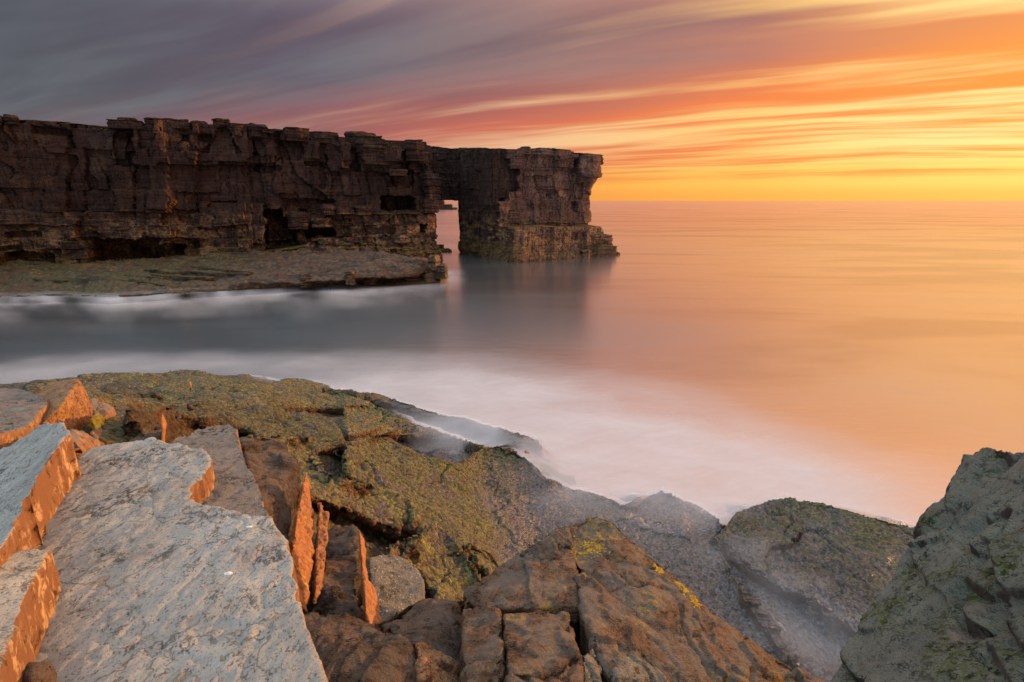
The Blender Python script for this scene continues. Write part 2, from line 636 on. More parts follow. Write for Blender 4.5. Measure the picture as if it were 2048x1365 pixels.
def mat_shard(name):
    m, n, out = material(name)
    c, ri = coords(n)
    g = n.scale(c, (6.0, 6.0, 0.9))
    v = n.noise(g, 6.0, 6, 0.7, 0.5)
    f = n.noise(n.scale(c, (3, 3, 0.8)), 38.0, 5, 0.7)
    col = n.mix(v.smooth(0.38, 0.62), (0.31, 0.135, 0.058), (0.48, 0.235, 0.105))
    col = n.mix(f.smooth(0.46, 0.36) * 0.7, col, (0.10, 0.045, 0.022))
    li = n.noise(n.scale(c, (1, 1, 0.45)), 7.0, 4, 0.65).smooth(0.62, 0.68) * n.noise(c, 50.0, 3).smooth(0.42, 0.55)
    col = n.mix(li * 0.9, col, (0.62, 0.42, 0.01))
    principled(n, out, col, 0.85, n.bump(v * 0.7 + f * 0.5, 1.0, 0.015), 0.2)
    return m


def mat_cliff(name, warm=0.0):
    """Thin-bedded dark flagstone."""
    m, n, out = material(name)
    P = n.node('ShaderNodeNewGeometry', 'Position')
    x, y, z = n.xyz(P)
    wob = n.noise(P, 0.16, 3) * 0.9
    st = n.vec(x * 0.10, y * 0.10, (z + wob) * 2.6)
    band = n.noise(st, 1.0, 6, 0.75)
    fineb = n.noise(n.vec(x * 0.30, y * 0.30, (z + wob) * 7.0), 1.0, 4, 0.7)
    grime = n.noise(P, 0.33, 6, 0.7)
    spk = n.noise(P, 3.2, 6, 0.75)
    k = (1.0 + warm) * 0.80  # warm brightens the stone colour itself, as a sunlit tone
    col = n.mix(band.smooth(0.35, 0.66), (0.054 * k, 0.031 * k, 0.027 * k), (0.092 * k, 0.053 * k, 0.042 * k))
    col = n.mix(grime.smooth(0.50, 0.66) * 0.7, col, (0.165 * k, 0.102 * k, 0.072 * k))
    rust = (z + (grime - 0.5) * 10.0).smooth(9.0, 4.0) * n.noise(n.vec(x * 0.5, y * 0.5, z * 0.9), 1.0, 5, 0.7).smooth(0.42, 0.62)
    col = n.mix(rust * 0.9, col, n.mix(spk.smooth(0.4, 0.6), (0.19, 0.105, 0.055), (0.42, 0.255, 0.130)))
    col = n.mix(spk.smooth(0.46, 0.36) * 0.7, col, (0.022, 0.016, 0.016))
    col = n.mix(fineb.smooth(0.43, 0.36) * 0.4, col, (0.016, 0.012, 0.012))
    # vertical joints
    jt = n.noise(n.vec(x * 1.0 + y * 0.5 + spk * 0.4, y * 1.0, z * 0.12), 1.0, 5, 0.7)
    col = n.mix((jt - 0.47).abs().smooth(0.018, 0.004) * 0.9, col, (0.010, 0.008, 0.008))
    col = n.mix(jt.smooth(0.40, 0.34) * 0.6, col, (0.014, 0.011, 0.011))
    # ochre and weed low down, moss on the broad ledges
    lowz = (z + (grime - 0.5) * 3.0 + (spk - 0.5) * 1.2).smooth(3.4, 1.4)
    col = n.mix(lowz * (0.35 if warm else 0.75), col, n.mix(spk.smooth(0.42, 0.6), (0.085, 0.050, 0.024), (0.21, 0.130, 0.052)))
    shelf = (z + (grime - 0.5) * 2.0).smooth(6.0, 5.0)
    moss = up_mask(n, 0.75, 0.95) * n.noise(P, 0.9, 4).smooth(0.42, 0.58) * (shelf + z.smooth(15.5, 16.5)).clamp()
    col = n.mix(moss * 0.8, col, (0.115, 0.115, 0.016))
    hgt = fineb * 0.4 + spk * 0.8 + band * 0.35 + jt * 0.8
    principled(n, out, col, 0.9, n.bump(hgt, 1.0, 0.22), 0.12)
    return m


def mat_platform(name):
    m, n, out = material(name)
    P = n.node('ShaderNodeNewGeometry', 'Position')
    x, y, z = n.xyz(P)
    a = n.noise(n.vec(x * 0.6 + y * 0.25, y * 1.4, z), 0.5, 5, 0.7)
    b = n.noise(P, 2.6, 6, 0.75)
    c = n.noise(n.vec(x * 0.10, y * 0.10, 2.0), 1.0, 3)
    sandy = n.mix(b.smooth(0.36, 0.64), (0.042, 0.032, 0.016), (0.180, 0.135, 0.066))
    green = n.mix(b.smooth(0.36, 0.64), (0.040, 0.036, 0.014), (0.130, 0.112, 0.040))
    brown = n.mix(b.smooth(0.40, 0.62), (0.055, 0.032, 0.022), (0.190, 0.118, 0.072))
    xx = (x + (c - 0.5) * 14.0)
    col = n.mix(xx.smooth(-40.0, -22.0), n.mix(c.smooth(0.40, 0.6), sandy, green), brown)
    col = n.mix(a.smooth(0.48, 0.38) * 0.85, col, (0.024, 0.019, 0.012))
    col = n.mix(n.noise(P, 6.5, 5, 0.75).smooth(0.47, 0.38) * 0.8, col, (0.020, 0.016, 0.010))
    col = n.mix((n.noise(P, 0.35, 4, 0.6).smooth(0.55, 0.66)) * 0.75, col, (0.095, 0.040, 0.025))
    col = n.mix(z.smooth(0.55, 0.10) * 0.6, col, (0.07, 0.058, 0.05))
    principled(n, out, n.mix(1.0, col, (1.0, 0.92, 0.78), 'MULTIPLY'), 0.6, n.bump(a * 0.8 + b * 0.8, 1.0, 0.16), 0.35)
    return m


def mat_ground(name):
    m, n, out = material(name)
    P = n.node('ShaderNodeNewGeometry', 'Position')
    b = n.noise(P, 9.0, 6, 0.75)
    a = n.noise(P, 1.1, 5, 0.65)
    col = n.mix(a.smooth(0.4, 0.6), (0.060, 0.047, 0.034), (0.125, 0.098, 0.058))
    col = n.mix(b.smooth(0.48, 0.38), col, (0.018, 0.014, 0.012))
    col = n.mix(b.smooth(0.56, 0.64) * 0.6, col, (0.22, 0.17, 0.12))
    principled(n, out, col, 0.75, n.bump(b + a * 0.5, 1.0, 0.05), 0.3)
    return m


def mat_sea(name):
    """Water smoothed by time: a soft glossy sheet over dark teal, milky where it has been broken."""
    m, n, out = material(name)
    P = n.node('ShaderNodeNewGeometry', 'Position')
    x, y, z = n.xyz(P)
    ripple = n.noise(n.vec(x * 0.55, y * 1.6, 0.0), 1.0, 4, 0.6)
    swell = n.noise(n.vec(x * 0.022 + y * 0.006, y * 0.085, 1.3), 1.0, 4, 0.6, 0.3)
    fine = n.noise(n.vec(x * 1.6 + y * 1.2, y * 4.5, 0.5), 1.0, 3, 0.6)
    nrm = n.bump(ripple * 0.7 + fine * 0.3, 0.10, 0.10)
    far = y.smooth(60.0, 260.0)
    milk = swell.smooth(0.46, 0.68) * (1.0 - far * 0.65)
    body = n.mix(swell.smooth(0.36, 0.64), (0.002, 0.036, 0.054), (0.022, 0.100, 0.132))
    dif = n.t.nodes.new('ShaderNodeBsdfDiffuse')
    n.put(dif.inputs['Color'], n.mix(milk * 0.12, body, (0.40, 0.54, 0.62)))
    n.put(dif.inputs['Normal'], nrm)
    gl = n.t.nodes.new('ShaderNodeBsdfGlossy')
    gl.distribution = 'GGX'
    n.put(gl.inputs['Color'], n.mix(far, (1.0, 0.93, 0.91), (0.92, 0.76, 0.72)))
    n.put(gl.inputs['Roughness'], 0.22)
    n.put(gl.inputs['Normal'], nrm)
    lw = n.node('ShaderNodeLayerWeight', 'Facing', Blend=0.5)
    fac = (lw ** 1.3) * (0.84 - milk * 0.10 - swell.smooth(0.58, 0.38) * 0.16) + 0.18
    mx = n.t.nodes.new('ShaderNodeMixShader')
    n.put(mx.inputs[0], fac.clamp())
    n.t.links.new(dif.outputs[0], mx.inputs[1])
    n.t.links.new(gl.outputs[0], mx.inputs[2])
    n.t.links.new(mx.outputs[0], out.inputs['Surface'])
    return m


def mat_surf(name):
    """White wash: a thin veil of foam and spray, its thickness stored on the mesh."""
    m, n, out = material(name)
    P = n.node('ShaderNodeNewGeometry', 'Position')
    x, y, z = n.xyz(P)
    at = n.t.nodes.new('ShaderNodeAttribute')
    at.attribute_name = 'foam'
    f = S(n, at.outputs['Fac'])
    soft = n.noise(n.vec(x * 0.35 + y * 0.12, y * 0.55, 0.0), 1.0, 4, 0.6, 0.4)
    strk = n.noise(n.vec(x * 0.7 + y * 0.5, y * 2.6 - x * 1.3, z), 1.0, 4, 0.6)
    a = f * (0.50 + soft * 0.8 + (strk - 0.5) * 0.2)
    dif = n.t.nodes.new('ShaderNodeBsdfDiffuse')
    n.put(dif.inputs['Color'], (0.84, 0.81, 0.82))
    n.put(dif.inputs['Normal'], n.vec(0.0, 0.0, 1.0))
    tr = n.t.nodes.new('ShaderNodeBsdfTransparent')
    mx = n.t.nodes.new('ShaderNodeMixShader')
    n.put(mx.inputs[0], a.min(0.96).max(0.0))
    n.t.links.new(tr.outputs[0], mx.inputs[1])
    n.t.links.new(dif.outputs[0], mx.inputs[2])
    n.t.links.new(mx.outputs[0], out.inputs['Surface'])
    return m


def mat_plain(name, c, c2, rough_=0.7):
    m, n, out = material(name)
    o, _ = coords(n)
    principled(n, out, n.mix(n.noise(o, 25.0, 3).smooth(0.4, 0.6), c, c2), rough_)
    return m


M = {}
M['slate'] = mat_slate('pale_siltstone', (0.42, 0.44, 0.412), (0.085, 0.080, 0.068), (0.25, 0.130, 0.068), (0.58, 0.40, 0.23), (1.5, 1.0, 1.0))
M['slate_dark'] = mat_slate('weathered_siltstone', (0.215, 0.215, 0.20), (0.06, 0.052, 0.045), (0.27, 0.15, 0.085), (0.42, 0.27, 0.15), (1.4, 1.0, 1.0), dark_amt=1.15)
M['slate_green'] = mat_slate('mossy_siltstone', (0.285, 0.30, 0.245), (0.034, 0.053, 0.046), (0.10, 0.085, 0.070), (0.19, 0.175, 0.145), (2.6, 1.0, 1.0), moss=0.6, dark_amt=1.25, tilt=(0.0, 0.35), relief=0.05)
M['mussel'] = mat_mussel('mussel_crust', (0.165, 0.168, 0.045))
M['mussel_dark'] = mat_mussel('mussel_crust_dark', (0.125, 0.115, 0.045))
M['brown'] = mat_boulder('brown_sandstone', (0.155, 0.105, 0.070), (0.225, 0.135, 0.078), (0.045, 0.034, 0.027), lichen=0.8, grain=(1.0, 1.6, 2.4), topmix=0.55)
M['dark'] = mat_boulder('dark_sandstone', (0.085, 0.062, 0.045), (0.19, 0.140, 0.105), (0.030, 0.024, 0.021), lichen=0.25, grain=(1.0, 2.2, 1.6), topmix=0.35)
M['grey'] = mat_boulder('barnacled_stone', (0.20, 0.185, 0.14), (0.26, 0.235, 0.18), (0.055, 0.048, 0.040), topmix=0.5)
M['olive'] = mat_boulder('weedy_stone', (0.115, 0.098, 0.038), (0.175, 0.135, 0.060), (0.040, 0.034, 0.020), lichen=0.5, topmix=0.15)
M['rust'] = mat_boulder('rusty_sandstone', (0.34, 0.180, 0.090), (0.45, 0.255, 0.130), (0.15, 0.080, 0.042), lichen=0.65, topmix=0.25)
M['shard'] = mat_shard('rust_shard')
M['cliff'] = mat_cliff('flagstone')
M['stack'] = mat_cliff('flagstone_lit', 1.6)  # brighter flagstone copy: the stack's sunward light put into its colour
M['platform'] = mat_platform('shore_platform')
M['ground'] = mat_ground('foreshore_rock')
M['sea'] = mat_sea('long_water')
M['surf'] = mat_surf('white_wash')
def mat_mussels(name):
    m, n, out = material(name)
    P = n.node('ShaderNodeNewGeometry', 'Position')
    r, g, bb = n.xyz(n.voro(P, 14.0, 'F1', 'Color'))
    z = n.xyz(P)[2]
    col = n.mix(r, (0.028, 0.022, 0.030), (0.10, 0.075, 0.070))
    col = n.mix(g.smooth(0.45, 0.55) * z.smooth(0.8, 1.8), col, (0.15, 0.145, 0.045))
    col = n.mix(bb.smooth(0.80, 0.86), col, (0.24, 0.21, 0.17))
    principled(n, out, col, 0.45, None, 0.4)
    return m


M['mussels'] = mat_mussels('mussel_shells')
M['shell'] = mat_plain('bleached_shell', (0.80, 0.80, 0.78), (0.65, 0.64, 0.60))
M['bird'] = mat_plain('dark_plumage', (0.03, 0.03, 0.035), (0.06, 0.06, 0.06))
M['tuft'] = mat_plain('yellow_lichen', (0.55, 0.36, 0.02), (0.38, 0.20, 0.02))


# ------------------------------------------------------------------ sea
def build_sea():
    R = [0, 20, 40, 60, 80, 100, 130, 170, 230, 320, 500, 900, 2000, 6000, 20000, 40000]
    nseg = 96
    v, f = [(0, 60, 0)], []
    for r in R[1:]:
        for k in range(nseg):
            a = 2 * math.pi * k / nseg
            v.append((r * math.cos(a), 60 + r * math.sin(a), 0))
    f += [(0, 1 + k, 1 + (k + 1) % nseg) for k in range(nseg)]
    for i in range(len(R) - 2):
        b, c = 1 + i * nseg, 1 + (i + 1) * nseg
        f += [(b + k, c + k, c + (k + 1) % nseg, b + (k + 1) % nseg) for k in range(nseg)]
    o = mesh_object('sea', v, f, M['sea'], base=False)
    tag(o, kind='structure')


build_sea()


# ------------------------------------------------------------------ bedded rock walls
def tower(name, loop, z0, ztop, ds, dzs, dfun, mat, parent=None, cap_low=False, coarse=(), mat2=None, mask2=None):
    """A rock mass on a closed plan (counter-clockwise), its wall pushed in and out by dfun(s, z, x, y, u, v, nx, ny)."""
    L = np.array(loop, float)
    nx_ = np.roll(L, -1, 0)
    seg = np.hypot(*(nx_ - L).T)
    pts, nor, sv = [], [], []
    acc = 0.0
    for i in range(len(L)):
        k = max(1, int(round(seg[i] / (ds * 7 if i in coarse else ds))))
        d = (nx_[i] - L[i]) / seg[i]
        t = np.arange(k) / k
        pts.append(L[i] + (nx_[i] - L[i]) * t[:, None])
        nor.append(np.repeat([[d[1], -d[0]]], k, 0))
        sv.append(acc + t * seg[i])
        acc += seg[i]
    pts, nor, sv = np.vstack(pts), np.vstack(nor), np.concatenate(sv)
    for _ in range(4):                                   # round the normals a little at the corners
        nor = (np.roll(nor, 1, 0) + nor * 2 + np.roll(nor, -1, 0)) / 4
    nor /= np.hypot(*nor.T)[:, None]
    zt = ztop(pts[:, 0], pts[:, 1])
    nz = int((zt.max() - z0) / dzs) + 1
    T = np.linspace(0, 1, nz)
    Z = z0 + (zt[None, :] - z0) * T[:, None]
    Sg = np.repeat(sv[None], nz, 0)
    X, Y = np.repeat(pts[None, :, 0], nz, 0), np.repeat(pts[None, :, 1], nz, 0)
    NX, NY = np.repeat(nor[None, :, 0], nz, 0), np.repeat(nor[None, :, 1], nz, 0)
    U, V = proj(X, Y, Z)
    D = dfun(Sg, Z, X, Y, U, V, NX, NY)
    co = np.stack([X + NX * D, Y + NY * D, Z], -1)
    n = len(pts)
    idx = np.arange(nz * n).reshape(nz, n)
    q = np.stack([idx[:-1], np.roll(idx[:-1], -1, 1), np.roll(idx[1:], -1, 1), idx[1:]], -1).reshape(-1, 4)
    verts = co.reshape(-1, 3)
    faces = [tuple(a) for a in q.tolist()]
    # cap: rings drawn in to the middle
    cen = verts[idx[-1]].mean(0)
    prev = idx[-1]
    for k in (0.12, 0.35, 0.65):
        ring = verts[idx[-1]] * (1 - k) + cen * k
        ring[:, 2] += fbm(ring * 0.25, 2, 3) * 0.25
        st = len(verts)
        verts = np.vstack([verts, ring])
        cur = np.arange(st, st + n)
        faces += [(int(prev[i]), int(prev[(i + 1) % n]), int(cur[(i + 1) % n]), int(cur[i])) for i in range(n)]
        prev = cur
    verts = np.vstack([verts, cen[None]])
    faces += [(int(prev[i]), int(prev[(i + 1) % n]), len(verts) - 1) for i in range(n)]
    if cap_low:
        cl = verts[idx[0]].mean(0)
        verts = np.vstack([verts, cl[None]])
        faces += [(int(idx[0][(i + 1) % n]), int(idx[0][i]), len(verts) - 1) for i in range(n)]
    o = mesh_object(name, verts, faces, mat, parent, smooth=False)
    if mat2 is not None:
        o.data.materials.append(mat2)
        k2 = mask2(U, V, NX, NY, Sg, Z)[:-1].ravel()
        mi = np.zeros(len(o.data.polygons), np.int32)
        mi[:len(k2)] = k2
        o.data.polygons.foreach_set('material_index', mi)
    return o


def layer_edges(z0, z1, lo, hi, seed):
    r = random.Random(seed)
    e = [z0]
    while e[-1] < z1:
        e.append(e[-1] + r.uniform(lo, hi) * (0.5 if r.random() < 0.3 else 1))
    return np.array(e)


def bedding(Sg, Z, seed, beds=0.16, joints=0.55, blocks=0.14, tilt=0.0, colw=3.4):
    """Stepped offsets of a jointed, bedded wall."""
    p2 = np.stack([Sg.ravel() * 0.35, Z.ravel() * 0.35, np.full(Sg.size, seed * 1.7)], -1)
    wob = fbm(p2, 3, seed).reshape(Sg.shape)
    Zb = Z + wob * 0.18 + Sg * tilt
    thin = np.searchsorted(layer_edges(-3, 30, 0.14, 0.42, seed), Zb)
    mid = np.searchsorted(layer_edges(-3, 30, 0.5, 1.5, seed + 1), Zb)
    big = np.searchsorted(layer_edges(-3, 30, 1.8, 4.2, seed + 2), Zb)
    # vertical joints: slightly leaning columns
    Sj = Sg + wob * 0.55 + Z * 0.10 * np.sin(Sg * 0.13 + seed)
    c1 = np.floor(Sj / colw + 0.35 * np.sin(Sj * 0.9 + seed))
    c2 = np.floor(Sj / (colw * 0.42) + 0.3 * np.sin(Sj * 2.1 + big * 2.1))
    c3 = np.floor(Sj / (colw * 0.2) + h01(mid, 0, 0, seed) * 7)
    d = (h01(thin, 0, 0, seed + 3) - 0.5) * beds
    d = d + (h01(mid, c2, 0, seed + 4) - 0.5) * blocks * 1.6
    d = d + (h01(thin // 2, c3, 0, seed + 5) - 0.5) * blocks
    d = d + (h01(c1, 0, 0, seed + 6) - 0.5) * joints * 1.3
    d = d + (h01(c2, big, 0, seed + 7) - 0.5) * joints * 0.8
    # broad uneven faces
    fp = np.stack([Sj.ravel() * 0.24, Zb.ravel() * 0.11, np.full(Sg.size, seed * 0.37)], -1)
    d = d + facet(fp, seed + 9).reshape(Sg.shape) * joints * 0.75
    # some blocks have fallen out
    gone = h01(c2, mid, 0, seed + 8) > 0.97
    d = d - gone * joints * 0.7
    # open joints
    jl = np.abs(Sj / (colw * 0.42) + 0.3 * np.sin(Sj * 2.1 + big * 2.1) - np.round(Sj / (colw * 0.42) + 0.3 * np.sin(Sj * 2.1 + big * 2.1)))
    d = d - (jl < 0.05) * 0.16
    return d + wob * 0.10


def boxes(U, V, items, jit, Sg, Z, seed):
    p2 = np.stack([Sg.ravel() * 1.1, Z.ravel() * 1.1, np.full(Sg.size, 4.0 + seed)], -1)
    ju = fbm(p2, 3, seed + 30).reshape(Sg.shape) * jit
    jv = fbm(p2 + 31.0, 3, seed + 31).reshape(Sg.shape) * jit * 0.7
    d = np.zeros(U.shape)
    for (u0, u1, v0, v1, dep) in items:
        k = (U + ju > u0) & (U + ju < u1) & (V + jv > v0) & (V + jv < v1)
        d += k * dep
    return d


# -- the headland
HP0, HP1 = np.array([-59.0, 58.0]), np.array([-12.4, 80.0])
H_TOP = [(-400, 215), (0, 236), (60, 238), (120, 243), (180, 247), (240, 251), (305, 252), (312, 245), (340, 243), (400, 247), (445, 252), (500, 254), (512, 263), (560, 264), (630, 270), (690, 274), (705, 274), (762, 276), (792, 286), (804, 300), (814, 305), (854, 306), (860, 300), (880, 300), (2000, 296)]


def head_top(x, y):
    u, _ = proj(x, y, np.full(x.shape, 17.5))
    v = np.interp(u, [p[0] for p in H_TOP], [p[1] for p in H_TOP])
    a, b, c = ray(u, v)
    z = CAM_H + c / b * y
    front = (x * 0.4275 * -1 + (y - 85.9) * 0.904) < 3.0       # close to the seaward wall line
    jag = np.round(fbm(np.stack([x * 0.5, y * 0.5, x * 0], -1), 3, 5) * 3) / 3 * 0.12
    return np.where(front & (u > -380), z, 17.6) + jag


def head_d(Sg, Z, X, Y, U, V, NX, NY):
    d = bedding(Sg, Z, 11, beds=0.05, joints=1.15, blocks=0.045, tilt=0.018, colw=6.0)
    front = NY < -0.3
    f = boxes(U, V, [
        (-400, 128, 0, 600, -0.9), (128, 225, 0, 425, -1.8), (225, 268, 0, 330, -2.2), (268, 300, 330, 420, -0.9),
        (270, 400, 0, 420, 0.6), (310, 560, 0, 330, 0.8), (400, 530, 405, 560, 1.3),
        (182, 325, 476, 560, -4.5), (150, 400, 440, 476, 0.7), (325, 372, 488, 560, -3.0), (0, 110, 505, 560, -2.0),
        (531, 562, 418, 505, -4.5), (562, 600, 436, 505, -4.0), (600, 612, 418, 450, -0.9), (562, 668, 400, 424, -0.9),
        (612, 668, 456, 480, -4.0), (640, 700, 405, 440, 0.5), (505, 560, 265, 345, -0.9), (555, 605, 280, 320, -0.8),
        (640, 652, 285, 380, -0.5), (652, 700, 270, 345, 0.5), (700, 722, 290, 345, -1.4), (722, 800, 285, 345, 0.8),
        (775, 830, 338, 373, -1.0), (760, 826, 392, 422, -3.8), (826, 850, 345, 392, -0.6), (830, 846, 447, 466, -1.6),
        (798, 822, 295, 352, -1.2), (845, 880, 345, 372, 0.8), (836, 880, 400, 425, 0.9), (848, 880, 372, 400, 0.4),
        (700, 860, 425, 560, 0.5)], 5.0, Sg, Z, 2)
    d = d + f * front
    # the wall leans back towards the top, and is notched by the sea at the foot
    d = d - 0.05 * np.maximum(Z - 9, 0) + 0.35 * sstep(Z, 7.5, 4.5) * front - 0.8 * sstep(Z, 1.6, 0.4)
    top = sstep(Z, 15.8, 17.2)
    d = d - top * 0.3 * h01(np.floor(Sg / 3.7), 0, 0, 77)
    return d


headland = empty('sea_cliff', (-50, 70, 0))
tag(headland, 'long dark bedded sea cliff with caves at its foot', 'cliff')
tower('cliff_wall', [(-82, 47.15), tuple(HP0), tuple(HP1), (-14.4, 91), (-19, 104), (-50, 118), (-90, 95)], -1.0, head_top, 0.16, 0.115, head_d, M['cliff'], headland, coarse=(3, 4, 5, 6))


def wall_point(u, out=0.0):
    """Foot of the seaward wall in direction u (plan), moved out by so many metres."""
    a = (u - 1024.0) / FOC
    d = HP1 - HP0
    nrm = np.array([d[1], -d[0]]) / np.hypot(*d)
    # depth = y*CP + few metres * SP; solve iteratively
    t = 0.5
    for _ in range(40):
        p = HP0 + d * t
        uu, _v = proj(p[0], p[1], 9.0)
        t += (u - uu) / 870.0
    p = HP0 + d * t + nrm * out
    return p


def slab_block(name, cx, cy, wx, wy, z0, z1, rot, mat, parent, seed, ds=0.17, flare=0.0, beds=0.12):
    """A block of bedded stone, uneven in plan, its layers weathered in and out."""
    r = random.Random(seed)
    n = 9
    ca, sa = math.cos(rot), math.sin(rot)
    pl = []
    for k in range(n):
        a = 2 * math.pi * k / n + r.uniform(-0.2, 0.2)
        rx = wx / 2 / max(abs(math.cos(a)), abs(math.sin(a)) * 0.9) * r.uniform(0.84, 1.06)
        ry = wy / 2 / max(abs(math.sin(a)), abs(math.cos(a)) * 0.9) * r.uniform(0.84, 1.06)
        x, y = rx * math.cos(a), ry * math.sin(a)
        pl.append((cx + x * ca - y * sa, cy + x * sa + y * ca))
    def dfun(Sg, Z, X, Y, U, V, NX, NY):
        t = (Z - z0) / max(z1 - z0, 0.1)
        lay = np.searchsorted(layer_edges(-3, 40, 0.10, 0.26, seed), Z)
        return (h01(lay, 0, 0, seed) - 0.5) * beds * 2 + (h01(lay, np.floor(Sg / 0.9), 0, seed + 1) - 0.5) * beds + flare * (t - 0.5) - 0.25 * sstep(t, 0.75, 1.0) * min(wx, wy) * 0.2
    return tower(name, pl, z0, lambda x, y: np.full(x.shape, z1) + fbm(np.stack([x, y, x * 0], -1) * 1.2, 2, seed) * 0.06, ds, 0.12, dfun, mat, parent, cap_low=True)


HEAD_ROT = math.atan2(*(HP1 - HP0)[::-1])
caps = [(240, 312, 243, 251), (264, 298, 238, 243.5), (311, 332, 236, 249), (328, 402, 240.5, 250), (404, 434, 242.5, 250), (444, 482, 239.5, 252), 
        (478, 508, 248, 257), (506, 552, 250, 268), (550, 586, 260, 270), (582, 632, 257.5, 276), (626, 690, 266, 280), (703, 762, 266.5, 292), (722, 770, 274, 300),
        (40, 66, 233.5, 240), (814, 850, 281.5, 316), (0, 38, 233, 240)]
for k, (u0, u1, v0, v1) in enumerate(caps):
    inset = -0.7 - 0.5 * (k % 3) if u0 != 814 else -0.2
    pa, pb = wall_point(u0, inset), wall_point(u1, inset)
    cx, cy = (pa + pb) / 2
    wdt = np.hypot(*(pb - pa))
    z1, z0 = float(at_y(u0, v0, cy)[2]), float(at_y(u0, v1, cy)[2])
    slab_block('capstone', cx, cy, wdt, min(wdt, 3.2) * 0.9, z0 - 0.5, z1, HEAD_ROT, M['cliff'], headland, 100 + k, flare=0.12)

# blocks standing proud of the wall
for k, (u0, u1, v0, v1, out) in enumerate([(846, 878, 350, 372, 0.3), (838, 872, 398, 426, 0.6), (850, 876, 374, 398, 0.15), (776, 815, 340, 352, 0.5), (724, 790, 290, 330, 0.1), (572, 612, 424, 458, -0.2), (842, 866, 428, 452, 0.2), (640, 668, 408, 430, 0.45), (668, 702, 405, 428, 0.5), (702, 740, 412, 430, 0.4), (615, 660, 436, 455, 0.3)]):
    pa, pb = wall_point(u0, out), wall_point(u1, out)
    cx, cy = (pa + pb) / 2
    z1, z0 = float(at_y(u0, v0, cy)[2]), float(at_y(u0, v1, cy)[2])
    slab_block('jutting_block', cx, cy, np.hypot(*(pb - pa)), 2.4, z0, z1, HEAD_ROT, M['cliff'], headland, 200 + k)

# the low bench in front of the caves
def bench_d(Sg, Z, X, Y, U, V, NX, NY):
    d = bedding(Sg, Z, 23, beds=0.25, joints=0.8, blocks=0.25, tilt=0.02, colw=2.6)
    return d - 0.45 * np.maximum(Z - 1.2, 0)


def bench_top(x, y):
    u, _ = proj(x, y, np.full(x.shape, 3.0))
    return np.interp(u, [430, 520, 600, 630, 780, 850, 880], [1.9, 2.6, 3.0, 4.1, 4.4, 4.2, 3.4])


bl = [tuple(wall_point(470, 1.5)), tuple(wall_point(530, 3.0)), tuple(wall_point(640, 4.6)), tuple(wall_point(760, 5.0)), tuple(wall_point(858, 3.0)), tuple(wall_point(880, -2.0)), tuple(wall_point(860, -4.0)), tuple(wall_point(470, -3.0))]
tower('cave_bench', bl, -0.5, bench_top, 0.15, 0.10, bench_d, M['cliff'], headland)

# -- shore platform below the cliff
PLAT = [(-420, 640), (-200, 616), (0, 600), (60, 600), (110, 597), (165, 599), (215, 601), (262, 598), (300, 596), (350, 592), (405, 589), (470, 585), (560, 580), (640, 574), (705, 570), (760, 566), (800, 562), (845, 557), (880, 553), (897, 548), (890, 538), (880, 527), (872, 515), (700, 500), (530, 500), (300, 515), (0, 528), (-420, 545)]


def plat_place(u, v):
    ue = np.array([p[0] for p in PLAT[:20]], float)
    ve = np.array([p[1] for p in PLAT[:20]], float)
    vf = np.interp(u, ue, ve)
    t = np.clip((vf - v) / np.interp(u, [-400, 0, 400, 700, 890], [60, 55, 50, 40, 28]), 0, 1.6)
    z = 0.12 + np.interp(u, [-400, 300, 600, 890], [1.5, 1.5, 1.7, 1.9]) * t ** 0.75
    # a low broken step along the seaward lip
    z = z + np.interp(u, [0, 420, 560, 700, 890], [0.0, 0.05, 0.15, 0.35, 0.4]) * sstep(t, 0.10, 0.30)
    a, b, c = ray(u, v)
    s = (z - CAM_H) / c
    return np.stack([a * s, b * s, z], -1)


def build_platform():
    v, f = bed_solid(PLAT, plat_place, 7.0, 1.6, 2.0)
    co = np.array(v)
    n = len(co) // 2
    q = co[:n]
    tt = np.clip(q[:, 2] / 0.6, 0, 1)
    st = np.round(fbm(q * np.array([0.12, 0.35, 0.0]), 3, 8) * 3) / 3
    fc = facet(q * np.array([0.35, 0.5, 0.0]) + 3.3, 12)
    co[:n, 2] += (fbm(q * np.array([0.5, 0.9, 0.0]), 4, 9) * 0.16 + st * 0.22 + fc * 0.20 + fbm(q * np.array([1.6, 2.2, 0.0]), 2, 10) * 0.08) * (0.12 + 0.88 * tt)
    o = mesh_object('shore_platform', co, f, M['platform'], smooth=False)
    tag(o, kind='structure')
    return o


platform = build_platform()

# tilted slabs of bedrock lying on the platform
def bars():
    items = [(200, 330, 549, 560), (255, 345, 560, 578), (250, 490, 541, 552), (380, 500, 535, 548), (300, 420, 552, 560), (60, 130, 560, 566)]
    for k, (u0, u1, v0, v1) in enumerate(items):
        a, b = plat_place(np.array([u0]), np.array([v0]))[0], plat_place(np.array([u1]), np.array([v1]))[0]
        d = b - a
        nrm = np.array([-d[1], d[0], 0]) / np.hypot(d[0], d[1])
        w_ = 0.55 + 0.35 * (k % 3)
        top = [a + nrm * 0.1 + [0, 0, 0.15], b + nrm * 0.05 + [0, 0, 0.22], b + nrm * w_ + [0, 0, 0.12], a + nrm * w_ * 0.8 + [0, 0, 0.1]]
        bot = [p - [0, 0, 0.7] for p in top]
        co, qd, nr = remesh([prism(top, bot)], 0.08)
        co = rough(co, nr, [((0.8, 0.8, 3.0), 0.07, 3, 'fbm')], 300 + k)
        o = mesh_object('rock_rib', co, qd, M['platform'], smooth=False)
        tag(o, 'low tilted rib of bedrock on the shore platform below the cliff', 'rock', 'rock ribs on the shore platform')


bars()
